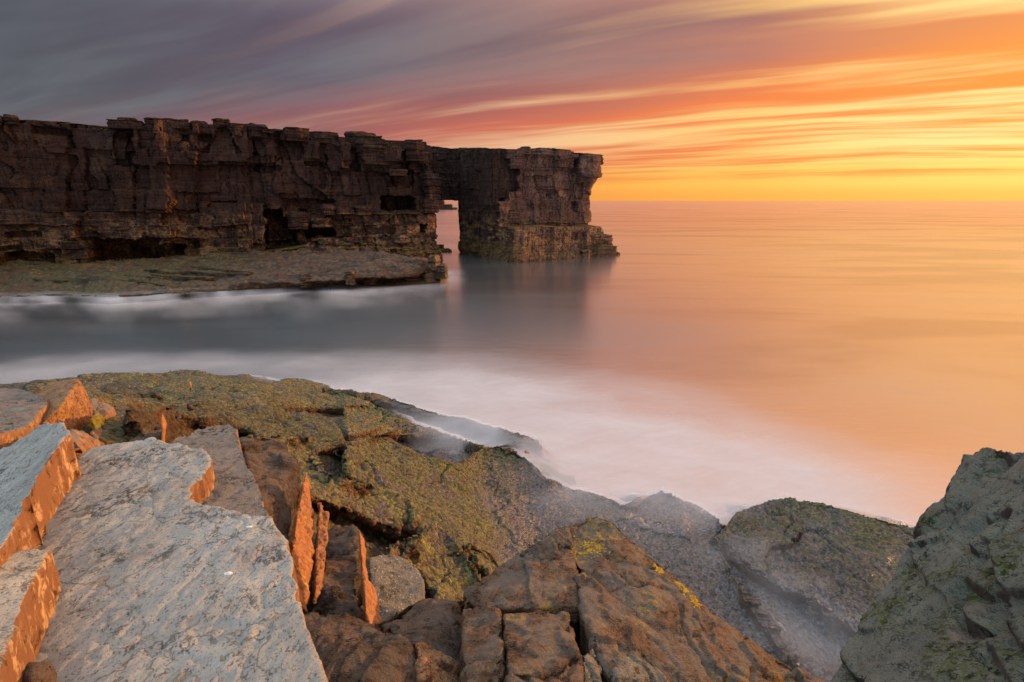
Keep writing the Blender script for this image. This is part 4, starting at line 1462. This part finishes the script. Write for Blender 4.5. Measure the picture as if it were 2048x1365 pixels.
rock('yellow_stone', [hull(UY((184, 846, 6.6), (193, 830, 6.8), (202, 834, 6.85), (205, 849, 6.7), (196, 860, 6.5), (185, 858, 6.9), (200, 858, 7.0)))], 0.012, RK, M['tuft'], 'small stone covered in yellow lichen at the foot of the orange pyramid', 'stone', seed=816)
rock('rusty_stone', [hull(UY((182, 866, 6.1), (192, 858, 6.3), (204, 853, 6.5), (213, 866, 6.4), (208, 875, 6.2), (190, 878, 6.0), (205, 885, 6.7), (185, 885, 6.4)))], 0.012, RK, M['rust'], 'small orange stone below the yellow lichen-covered one', 'stone', seed=817)
rock('weedy_rock', [hull(UY((205, 845, 7.0), (225, 834, 7.6), (250, 838, 7.8), (259, 852, 7.3), (259, 885, 6.5), (240, 892, 6.1), (205, 890, 5.9), (196, 880, 6.0), (240, 910, 6.6), (215, 850, 8.0)))], 0.017, RK, M['olive'], 'dark weedy rock with a yellow-spotted orange edge among the left rocks', 'rock', seed=818)
rock('weedy_rock', [hull(UY((258, 845, 7.4), (290, 826, 8.0), (322, 826, 8.2), (328, 860, 7.0), (322, 884, 6.2), (290, 895, 5.9), (255, 900, 5.9), (300, 915, 6.4), (280, 840, 8.6)))], 0.018, RK, M['dark'], 'brown ridged rock between the weedy rock and the small standing splinter', 'rock', seed=819)
rock('rock_splinter', [hull(UY((324, 825, 6.5), (330, 838, 6.55), (334, 848, 6.55), (329, 858, 6.4), (329, 890, 6.4), (324, 890, 6.3), (322, 845, 6.4), (326, 840, 6.62), (326, 885, 6.6)))], 0.008, [(9, 0.008, 2, 'fbm')], M['shard'], 'small standing orange splinter behind the large pale slab', 'rock', seed=820, smooth_it=0)
rock('rock_splinter', [hull(UY((378, 762, 15.0), (383, 768, 15.0), (384, 776, 14.8), (378, 777, 14.8), (381, 764, 15.3), (381, 790, 15.1)))], 0.02, [(5, 0.012, 2, 'fbm')], M['shard'], 'tiny orange splinter far out on the olive ledge', 'rock', seed=821, smooth_it=0)

# ------------------------------------------------------------------ the dark cleft between slab and outcrop
rock('joint_block', [hull(UY((480, 880, 5.6), (520, 868, 6.0), (570, 885, 6.0), (588, 935, 5.3), (592, 970, 5.0), (585, 1010, 4.75), (572, 1095, 4.05), (555, 1105, 3.9), (520, 1020, 4.2), (500, 950, 4.8), (560, 1250, 4.1), (590, 1150, 5.2), (520, 1100, 5.4)))],
     0.016, [(1.3, 0.04, 3, 'fbm'), ((2, 2, 4), 0.045, 1, 'facet'), ((6, 6, 12), 0.014, 1, 'facet'), (18, 0.007, 2, 'fbm')], M['dark'], 'dark brown block the tall orange shard stands against', 'rock', seed=830)
rock('standing_shard', [prism(UY((612, 946, 4.72), (600, 1000, 4.40), (585, 1090, 3.85), (582, 1130, 3.68), (590, 1180, 3.52), (606, 1218, 3.45), (617, 1230, 3.50), (622, 1180, 3.72), (627, 1100, 4.08), (627, 1010, 4.50), (621, 970, 4.68)),
                              UY((612, 946, 4.85), (596, 1000, 4.62), (578, 1090, 4.1), (574, 1130, 3.92), (580, 1180, 3.75), (598, 1218, 3.62), (609, 1230, 3.65), (615, 1180, 3.88), (620, 1100, 4.22), (621, 1010, 4.62), (617, 970, 4.76))),
                        prism(UY((640, 1004, 4.5), (647, 1026, 4.45), (655, 1028, 4.44), (655, 1080, 4.22), (648, 1130, 4.0), (645, 1180, 3.8), (632, 1214, 3.62), (628, 1206, 3.62), (634, 1100, 4.1)),
                              UY((637, 1004, 4.62), (643, 1026, 4.58), (650, 1028, 4.56), (650, 1080, 4.36), (643, 1130, 4.12), (641, 1180, 3.93), (628, 1214, 3.74), (622, 1206, 3.74), (629, 1100, 4.24)))],
     0.0085, [((7, 7, 1.2), 0.022, 3, 'fbm'), ((22, 22, 3), 0.010, 3, 'fbm'), ((9, 9, 0.8), 0.02, 3, 'crack')], M['shard'], 'tall splintered orange shard standing beside the large pale slab', 'rock', seed=831, smooth_it=0)
rock('standing_shard', [prism(UY((718, 1060, 4.00), (722, 1100, 3.83), (728, 1160, 3.58), (732, 1225, 3.35), (740, 1252, 3.29), (761, 1247, 3.46), (757, 1215, 3.57), (752, 1180, 3.67), (738, 1160, 3.71), (732, 1120, 3.85), (728, 1078, 3.98)),
                              UY((716, 1060, 4.07), (718, 1100, 3.93), (722, 1160, 3.70), (726, 1225, 3.46), (733, 1252, 3.39), (756, 1247, 3.57), (752, 1215, 3.67), (746, 1180, 3.78), (732, 1160, 3.81), (727, 1120, 3.95), (724, 1078, 4.07)))],
     0.0075, [((8, 8, 1.2), 0.014, 3, 'fbm'), ((22, 22, 3), 0.007, 3, 'fbm')], M['shard'], 'thin leaning orange shard with yellow lichen beside the barnacled boulder', 'rock', seed=832, smooth_it=0)
rock('dark_block', [hull(UY((645, 1090, 4.6), (660, 1058, 5.2), (700, 1055, 5.4), (712, 1064, 4.9), (716, 1100, 4.4), (720, 1170, 3.95), (722, 1240, 3.6), (690, 1250, 3.5), (640, 1230, 3.7), (635, 1150, 4.0), (700, 1300, 4.2), (720, 1120, 5.6)))],
     0.013, RK + [((2, 4, 6), 0.04, 1, 'facet')], M['dark'], 'dark rough block between the two standing orange shards', 'rock', seed=833)
barn = rock('barnacled_boulder', [hull(UY((737, 1114, 4.6), (762, 1104, 4.8), (806, 1120, 4.75), (840, 1141, 4.55), (850, 1165, 4.35), (848, 1200, 4.15), (800, 1222, 3.9), (758, 1250, 3.75), (745, 1200, 3.95), (740, 1150, 4.3), (780, 1300, 4.2), (840, 1270, 4.6)))],
     0.013, [(2.5, 0.03, 3, 'fbm'), (14, 0.010, 2, 'bump'), (30, 0.006, 2, 'fbm')], M['grey'], 'rounded grey-brown boulder dotted with barnacles', 'boulder', seed=834)
crust('barnacles', barn, 130, 0.009, 950, 'shell', 0.2)
rock('dark_block', [hull([at_z(u, v, z) for u, v, z in [(600, 1240, 6.0), (640, 1225, 5.95), (700, 1238, 5.9), (760, 1254, 5.9), (815, 1270, 5.95), (834, 1285, 5.9), (846, 1330, 5.95), (856, 1400, 5.95), (700, 1420, 6.15), (620, 1400, 6.1), (640, 1300, 5.2), (840, 1350, 5.2), (700, 1300, 6.08), (760, 1320, 6.1)]])],
     0.0095, [(1.8, 0.03, 3, 'fbm'), ((4, 2, 5), 0.032, 1, 'facet'), ((14, 6, 14), 0.013, 1, 'facet'), ((24, 10, 16), 0.006, 3, 'fbm')], M['dark'], 'dark flaky block in the cleft against the pale slab edge', 'rock', seed=835)
rock('dark_block', [hull(UY((766, 1256, 3.6), (820, 1220, 4.0), (856, 1199, 4.2), (914, 1203, 4.1), (922, 1234, 3.85), (924, 1345, 3.1), (870, 1312, 3.15), (830, 1290, 3.2), (800, 1330, 4.0), (920, 1300, 4.4), (860, 1420, 3.3)))],
     0.011, [(2.0, 0.025, 3, 'fbm'), (3.5, 0.03, 1, 'facet'), (10, 0.010, 1, 'facet'), (24, 0.006, 2, 'fbm')], M['dark'], 'dark pyramid-shaped block leaning on the brown outcrop', 'rock', seed=836)
rock('rusty_block', [hull(UY((834, 1284, 3.05), (852, 1300, 3.05), (900, 1330, 3.0), (925, 1360, 2.9), (930, 1420, 2.7), (850, 1420, 2.5), (842, 1340, 2.7), (870, 1300, 3.4), (920, 1440, 3.2), (850, 1480, 2.9)))],
     0.0095, RK, M['rust'], 'rust-edged wedge of stone below the dark pyramid-shaped block', 'rock', seed=837)

# ------------------------------------------------------------------ the brown outcrop
OUT = [(870, 1206), (928, 1184), (950, 1172), (984, 1152), (1012, 1130), (1038, 1110), (1062, 1098), (1090, 1085), (1112, 1070), (1134, 1051), (1160, 1038), (1192, 1029), (1228, 1039), (1250, 1062), (1272, 1080), (1296, 1099), (1308, 1128), (1341, 1149), (1374, 1178), (1399, 1207), (1448, 1240), (1506, 1286), (1540, 1315), (1598, 1344), (1645, 1364), (1720, 1420), (1760, 1560), (860, 1560), (900, 1400), (880, 1300)]


def outcrop_place(u, v):
    # rises from the cleft to the crest below its seaward edge; y (distance) is read off the lie of the beds
    y = np.interp(v, [1029, 1100, 1180, 1240, 1300, 1364, 1420, 1560], [4.75, 4.25, 3.75, 3.35, 2.95, 2.6, 2.35, 1.85])
    y = y + np.interp(u, [870, 1000, 1150, 1300, 1500, 1760], [0.0, -0.1, 0.0, 0.25, 0.62, 0.9]) * np.interp(v, [1030, 1150, 1365], [0.2, 0.7, 1.0])
    a, b, c = ray(u, v)
    t = y / b
    return np.stack([a * t, y, CAM_H + c * t], -1)


def lie(pts, lift=0.0, down=1.4, skew=(0.0, 0.0)):
    """A block whose top corners lie as traced on the outcrop, raised a little towards the viewer, with its root below."""
    P = outcrop_place(np.array([float(p[0]) for p in pts]), np.array([float(p[1]) for p in pts]))
    ex = np.array([p[2] if len(p) > 2 else 0.0 for p in pts])
    o_ = np.array([0, 0, CAM_H])
    dr = P - o_
    dr /= np.linalg.norm(dr, axis=1)[:, None]
    P = P - dr * (lift + ex)[:, None]
    B = P + np.array([skew[0], skew[1], -down])
    return hull(np.vstack([P, B]))


OSPEC = [(0.9, 0.02, 2, 'fbm'), ((1.6, 1.3, 2.4), 0.030, 1, 'facet'), ((4.5, 4, 7), 0.016, 1, 'facet'), ((12, 10, 18), 0.008, 1, 'facet'), (26, 0.005, 2, 'fbm'), (0.8, 0.03, 4, 'crack')]
OBLOCKS = [
    # seaward slope, a long flat face from the peak to the lower right
    ('brown', [(1134, 1052), (1160, 1038), (1192, 1029), (1228, 1039), (1272, 1080), (1308, 1126), (1341, 1149), (1374, 1178), (1399, 1207), (1448, 1240), (1350, 1300), (1240, 1230), (1175, 1165), (1140, 1110)], 0.0, 2.2),
    ('brown', [(1230, 1222), (1345, 1190), (1399, 1206), (1448, 1240), (1506, 1286), (1540, 1315), (1598, 1344), (1645, 1364), (1720, 1420), (1560, 1440), (1400, 1400), (1290, 1330)], 0.04, 2.2),
    ('brown', [(1150, 1160), (1180, 1150), (1240, 1205), (1330, 1275), (1400, 1335), (1420, 1420), (1260, 1420), (1205, 1330), (1168, 1240)], 0.09, 2.0),
    # landward shoulder below the ridge
    ('brown', [(928, 1184), (984, 1152), (1012, 1130), (1038, 1110), (1090, 1085), (1134, 1051), (1150, 1100), (1160, 1170), (1156, 1216), (1080, 1216), (1000, 1218), (926, 1208)], 0.0, 2.6),
    ('dark', [(1038, 1108), (1062, 1097), (1092, 1084), (1120, 1066), (1140, 1090), (1128, 1130), (1084, 1120)], 0.07, 0.9),
    # the block in front, split off by the dark crack
    ('brown', [(921, 1212), (1000, 1220), (1004, 1285), (1010, 1350), (930, 1420), (922, 1330)], 0.10, 1.6),
    ('brown', [(1006, 1220), (1100, 1217), (1141, 1221), (1150, 1274), (1155, 1308), (1110, 1340), (1046, 1350), (1014, 1350), (1010, 1285)], 0.14, 1.6),
    ('brown', [(1018, 1352), (1060, 1352), (1118, 1342), (1158, 1318), (1162, 1420), (1020, 1440)], 0.08, 1.4),
    # ribs beside the crack
    ('grey', [(1164, 1305), (1186, 1290), (1204, 1330), (1222, 1420), (1166, 1420)], 0.16, 1.0),
    ('grey', [(1228, 1322), (1262, 1304), (1318, 1338), (1368, 1400), (1380, 1440), (1232, 1430)], 0.18, 1.0),
    ('dark', [(1236, 1310), (1300, 1290), (1390, 1345), (1470, 1420), (1380, 1430), (1318, 1340)], 0.10, 1.0),
]
outroot = empty('brown_outcrop', tuple(outcrop_place(np.array([1200.0]), np.array([1250.0]))[0] - np.array([0, 0, 2.5])))
tag(outroot, 'big brown outcrop with orange lichen along its seaward edge', 'rock outcrop')
OUTS = []
for k, (mt, pts, lf, dn) in enumerate(OBLOCKS):
    OUTS.append(rock('rock_block', [lie(pts, lf, dn)], 0.0140 if dn > 1.5 else 0.0112, OSPEC, M[mt], None, seed=860 + k, parent=outroot))

# ------------------------------------------------------------------ the mossy slab on the right
rplane = on_plane((1965, 892, 7.20), (1835, 1060, 6.70), (1990, 1330, 7.05))
RS = [(1634, 1376), (1668, 1325), (1690, 1292), (1703, 1270), (1714, 1250), (1732, 1212), (1760, 1180), (1790, 1140), (1800, 1112), (1815, 1095), (1832, 1062), (1840, 1035), (1862, 1010), (1890, 995), (1905, 960), (1920, 940), (1945, 905), (1966, 890), (2000, 894), (2048, 898), (2200, 905), (2520, 960), (2600, 1560), (1560, 1560)]
UP = [(1812, 1096), (1835, 1062), (1842, 1035), (1864, 1010), (1892, 995), (1907, 960), (1922, 940), (1946, 906), (1966, 891), (2048, 898), (2180, 905), (2450, 960), (2500, 1460), (2080, 1460), (2010, 1350), (1960, 1260), (1900, 1200), (1850, 1160)]


def r_up(u, v):
    p = rplane(u, v)
    o = np.array([0, 0, CAM_H])
    d = (p - o) / np.linalg.norm(p - o, axis=1)[:, None]
    return p - d * 0.06


v1, f1 = bed_solid(RS, rplane, 40, 40, 1.3)
v2, f2 = bed_solid(UP, r_up, 40, 40, 0.3)
mossy = rock('mossy_slab', [(v1, f1), (v2, f2)], 0.0145, [(0.9, 0.015, 2, 'fbm'), ((1.2, 0.6, 1.6), 0.045, 1, 'facet'), ((5, 2.5, 5), 0.014, 1, 'facet'), ((14, 8, 12), 0.005, 1, 'facet'), (0.5, 0.06, 4, 'crack'), ((26, 12, 12), 0.004, 2, 'fbm')], M['slate_green'],
             'grey-green slab with moss patches and open cracks rising over the orange sea', 'stone slab', seed=850, smooth_it=0)

# ------------------------------------------------------------------ little things
bvh_cache = {}


def top_of(x, y, objs, z=12.0):
    best = -9.0
    for o in objs:
        if o.name not in bvh_cache:
            me = o.data
            vs = [o.matrix_world @ v.co if False else Vector(v.co) + o.location + (o.parent.location if o.parent else Vector()) for v in me.vertices]
            bvh_cache[o.name] = BVHTree.FromPolygons(vs, [tuple(p.vertices) for p in me.polygons])
        h = bvh_cache[o.name].ray_cast(Vector((x, y, z)), Vector((0, 0, -1)))
        if h[0] is not None:
            best = max(best, h[0].z)
    return best


def shells():
    slab = bpy.data.objects['stone_slab']
    for k, (u, v, sz, lb) in enumerate([(457, 1152, 0.019, 'white limpet shell on the open middle of the pale slab'), (499, 1060, 0.017, 'white shell chip on the pale slab near its hollowed edge'), (498, 1040, 0.011, 'tiny white chip on the brink of the slab hollow')]):
        p = slabA(u, v)[0]
        z = top_of(p[0], p[1], [slab])
        bm = bmesh.new()
        bmesh.ops.create_uvsphere(bm, u_segments=14, v_segments=8, radius=1.0)
        for vt in bm.verts:
            r = math.hypot(vt.co.x, vt.co.y)
            an = math.atan2(vt.co.y, vt.co.x)
            rib = 1 + 0.09 * math.sin(an * 9 + k)
            vt.co = Vector((vt.co.x * rib * sz * 1.25, vt.co.y * rib * sz * (0.62 + 0.25 * (k == 0)), max(vt.co.z, -0.1) * sz * 0.45 * (1.1 - 0.5 * r)))
        vs = [tuple(x.co + Vector((p[0], p[1], z + sz * 0.02))) for x in bm.verts]
        fs = [tuple(x.index for x in q.verts) for q in bm.faces]
        bm.free()
        tag(mesh_object('shell', vs, fs, M['shell']), lb, 'shell')


shells()


def lichen(name, spots, n, rad, size, mat, surf, label, seed):
    """Crusty tufts of lichen: many small lumps, one patch."""
    r = random.Random(seed)
    vs, fs = [], []
    ico = [(0, 0, 1), (0.89, 0, 0.3), (0.28, 0.85, 0.3), (-0.72, 0.53, 0.3), (-0.72, -0.53, 0.3), (0.28, -0.85, 0.3)]
    for i in range(n):
        cx, cy, cz = r.choice(spots)
        a, q = r.uniform(0, 6.28), rad * abs(r.gauss(0, 0.6))
        x, y = cx + q * math.cos(a), cy + q * math.sin(a)
        z = top_of(x, y, surf)
        if z < cz - 0.5:
            continue
        s = size * r.uniform(0.5, 1.3)
        b = len(vs)
        rot = r.uniform(0, 6.28)
        for (ax, ay, az) in ico:
            vs.append((x + s * (ax * math.cos(rot) - ay * math.sin(rot)), y + s * (ax * math.sin(rot) + ay * math.cos(rot)), z - s * 0.3 + s * az * 0.9))
        fs += [(b, b + 1 + j, b + 1 + (j + 1) % 5) for j in range(5)]
    if vs:
        o = mesh_object(name, vs, fs, mat, smooth=False)
        tag(o, label, 'lichen', kind='stuff')


sp1 = [tuple(outcrop_place(np.array([u]), np.array([v]))[0]) for u, v in [(1170, 1085), (1180, 1095), (1190, 1080), (1160, 1100), (1200, 1092)]]
lichen('lichen_patch', sp1, 260, 0.09, 0.011, M['tuft'], OUTS, 'patch of orange lichen below the peak of the brown outcrop', 5)
sp2 = [tuple(outcrop_place(np.array([u]), np.array([v]))[0]) for u, v in [(1318, 1143), (1312, 1135), (1355, 1175), (1370, 1187), (1385, 1203), (1392, 1215)]]
lichen('lichen_patch', sp2, 420, 0.05, 0.012, M['tuft'], OUTS, 'golden lichen fringe along the seaward edge of the brown outcrop', 6)


def bird():
    p = at_y(1204.5, 463.0, 87.6)
    root = empty('seabird', (p[0], p[1], p[2] - 0.05))
    tag(root, 'small dark seabird standing on the steps of the stack', 'bird')
    vs = [(0, 0, 0.12), (0.02, 0, 0.22), (0.0, 0, 0.36), (-0.02, 0, 0.46), (-0.08, 0, 0.48), (-0.16, 0, 0.47), (0.10, 0, 0.14), (0.24, 0, 0.06)]
    rad = [0.05, 0.085, 0.06, 0.035, 0.045, 0.012, 0.06, 0.02]
    rings, faces = [], []
    order = [7, 6, 0, 1, 2, 3, 4, 5]
    vv = []
    for i in order:
        c, r = vs[i], rad[i]
        for k in range(8):
            a = 2 * math.pi * k / 8
            vv.append((p[0] + c[0] + (r * 0.5 * math.cos(a) if i in (1, 2, 0) else 0), p[1] + r * math.sin(a), p[2] + c[2] + r * math.cos(a) * 0.8))
    n = len(order)
    for i in range(n - 1):
        faces += [(i * 8 + k, i * 8 + (k + 1) % 8, i * 8 + 8 + (k + 1) % 8, i * 8 + 8 + k) for k in range(8)]
    faces += [tuple(range(8)), tuple(range(8 * n - 1, 8 * n - 9, -1))]
    mesh_object('body', vv, faces, M['bird'], root)
    for s in (-0.03, 0.03):
        lv, lf = prism([(p[0] + a, p[1] + s + b, p[2] + 0.14) for a, b in ((0, 0), (0.015, 0), (0.015, 0.015), (0, 0.015))], [(p[0] + a, p[1] + s + b, p[2] - 0.05) for a, b in ((0, 0), (0.015, 0), (0.015, 0.015), (0, 0.015))])
        mesh_object('leg', lv, lf, M['bird'], root)


bird()


# ------------------------------------------------------------------ the wash: white water drawn out over sea and low rock
def surf():
    xs, ys = np.arange(-46, 20.01, 0.20), np.arange(5.5, 40.01, 0.20)
    X, Y = np.meshgrid(xs, ys)
    Zf = zf(X, Y)
    H = np.where(Zf < 0.3, Zf - 0.9, Zf - 0.15)
    for o in SHORE:
        me = o.data
        co = np.empty(len(me.vertices) * 3, np.float32)
        me.vertices.foreach_get('co', co)
        co = co.reshape(-1, 3) + np.array(o.location)
        i = np.round((co[:, 0] - xs[0]) / 0.20).astype(int)
        j = np.round((co[:, 1] - ys[0]) / 0.20).astype(int)
        k = (i >= 0) & (i < len(xs)) & (j >= 0) & (j < len(ys))
        np.maximum.at(H, (j[k], i[k]), co[k, 2])
    # soften so that the veil drapes rather than clings
    D = np.maximum(H, 0.0)
    for _ in range(3):
        Dp = np.pad(D, 1, mode='edge')
        D = np.maximum(D, (Dp[:-2, 1:-1] + Dp[2:, 1:-1] + Dp[1:-1, :-2] + Dp[1:-1, 2:] + 4 * D) / 8)
    Dp = np.pad(D, 1, mode='edge')
    Z = np.maximum(D, (Dp[:-2, 1:-1] + Dp[2:, 1:-1] + Dp[1:-1, :-2] + Dp[1:-1, 2:]) / 4) + 0.06
    # how much white water: near rock that just breaks the surface, thinning up the rock and out to sea
    wet = (H > -0.15).astype(float)
    near = wet.copy()
    for _ in range(26):
        Np = np.pad(near, 1, mode='edge')
        near = np.maximum(near * 0.985, (Np[:-2, 1:-1] + Np[2:, 1:-1] + Np[1:-1, :-2] + Np[1:-1, 2:]) / 4 * 0.96)
    q = np.stack([X.ravel(), Y.ravel(), np.zeros(X.size)], -1)
    n1 = fbm(q * np.array([0.22, 0.22, 0]), 4, 91).reshape(X.shape)
    n2 = fbm(q * np.array([0.75, 0.75, 0]) + 4, 4, 92).reshape(X.shape)
    foam = near * np.interp(X, [-26, -8, 2], [0.38, 0.45, 0.75]) * (1 + 0.45 * n1)
    up = sstep(H, 0.55, 0.05) * (0.85 + 0.25 * n2)
    veil = sstep(H, 1.6, 0.3) * 0.06 * (0.9 + 0.4 * n2)
    foam = np.where(H > 0.0, np.maximum(foam * up, veil), foam)
    for (u, v, r, a) in SPLASH:
        p = at_z(u, v, 0.0)
        g = a * np.exp(-(((X - p[0]) / r[0]) ** 2 + ((Y - p[1]) / r[1]) ** 2))
        foam = np.where(H > (1.5 if len(r) > 2 else 0.9), foam, foam + g * (1 + 0.4 * n1))
    for _ in range(2):
        Fp = np.pad(foam, 1, mode='edge')
        foam = (Fp[:-2, 1:-1] + Fp[2:, 1:-1] + Fp[1:-1, :-2] + Fp[1:-1, 2:] + 2 * foam) / 6
    # fade at the sheet's own rim
    rim = np.minimum.reduce([sstep(X, xs[0], xs[0] + 4), sstep(-X, -xs[-1], -xs[-1] + 3), sstep(-Y, -ys[-1], -ys[-1] + 6), sstep(Y, ys[0], ys[0] + 1.0)])
    foam = np.clip(foam * rim, 0, 1)
    foam = 0.80 * (1 - np.exp(-1.35 * foam))
    foam *= sstep(H, 2.2, 1.4) * sstep(foam, 0.0, 0.12)
    idx = np.arange(X.size).reshape(X.shape)
    keep = (foam > 0.004)
    kf = keep[:-1, :-1] | keep[1:, :-1] | keep[:-1, 1:] | keep[1:, 1:]
    f = np.stack([idx[:-1, :-1], idx[:-1, 1:], idx[1:, 1:], idx[1:, :-1]], -1)[kf]
    used = np.unique(f)
    mp = np.full(X.size, -1)
    mp[used] = np.arange(len(used))
    V = np.stack([X, Y, Z], -1).reshape(-1, 3)[used]
    o = mesh_object('surf', V, mp[f], M['surf'], base=False)
    at = o.data.attributes.new('foam', 'FLOAT', 'POINT')
    at.data.foreach_set('value', foam.ravel()[used].astype(np.float32))
    tag(o, 'milky white surf spread over the water and low mussel rocks', 'surf', kind='stuff')


SPLASH = [(700, 722, (10, 2.6), 0.14), (950, 775, (7.5, 3.4), 0.32), (1200, 870, (5.5, 3.6), 0.45), (1420, 925, (5, 3.2), 0.42), (1620, 965, (4.5, 2.6), 0.28), (1250, 930, (3.6, 2.4), 1.0), (1120, 870, (4.0, 2.2), 0.45), (1400, 960, (3.2, 1.8), 0.75), (1000, 800, (5.0, 2.2), 0.40), (850, 770, (5.0, 2.0), 0.35), (600, 735, (7.0, 1.8), 0.16), (300, 725, (9, 2.4), 0.08), (60, 750, (5, 3), 0.25),
          (930, 903, (1.3, 0.6, 1), 0.7), (880, 898, (1.2, 0.5, 1), 0.7), (1600, 1340, (1.0, 0.7, 1), 0.15), (1480, 1180, (1.0, 0.35, 1), 0.12), (1540, 1240, (0.8, 0.35, 1), 0.12), (1440, 1060, (0.7, 0.5), 0.4), (1650, 1020, (3, 2.0), 0.15)]
surf()


def far_surf():
    """White water along the foot of the platform."""
    us = np.arange(-420, 940, 6.0)
    ue = np.array([p[0] for p in PLAT[:20]], float)
    ve = np.array([p[1] for p in PLAT[:20]], float)
    rows = np.array([-9.0, -6.0, -3.0, -1.5, 0.0, 1.5, 3.0, 5.0, 8.0, 12.0, 18.0, 26.0, 36.0, 50.0, 75.0])
    V, Fm = [], []
    for k, dv in enumerate(rows):
        vv = np.interp(us, ue, ve, right=548) + dv
        a, b, c = ray(us, vv)
        if dv < 0:
            pp = plat_place(us, vv)
            pp[:, 2] += 0.34
        else:
            t = (0.06 - CAM_H) / c
            pp = np.stack([a * t, b * t, np.full(us.shape, 0.06) + 0.5 * max(0.0, 1 - dv / 5.0)], -1)
        V.append(pp)
        n1 = fbm(np.stack([us * 0.013, np.full(us.shape, dv * 0.06), us * 0], -1), 3, 95)
        base = np.interp(dv, [-9, -4, 0, 2, 8, 20, 50, 75], [0.0, 0.12, 0.34, 0.40, 0.26, 0.10, 0.02, 0.0])
        end = sstep(us, -420, -300) * sstep(-us, -940, -880)
        Fm.append(np.clip(base * (1 + 1.1 * n1) * end, 0, 1))
    V, Fm = np.array(V), np.array(Fm)
    idx = np.arange(V.shape[0] * V.shape[1]).reshape(V.shape[:2])
    f = np.stack([idx[:-1, :-1], idx[1:, :-1], idx[1:, 1:], idx[:-1, 1:]], -1).reshape(-1, 4)
    o = mesh_object('surf', V.reshape(-1, 3), f, M['surf'], base=False)
    at = o.data.attributes.new('foam', 'FLOAT', 'POINT')
    at.data.foreach_set('value', Fm.ravel().astype(np.float32))
    tag(o, 'thin white surf along the foot of the cliff platform', 'surf', kind='stuff')


far_surf()
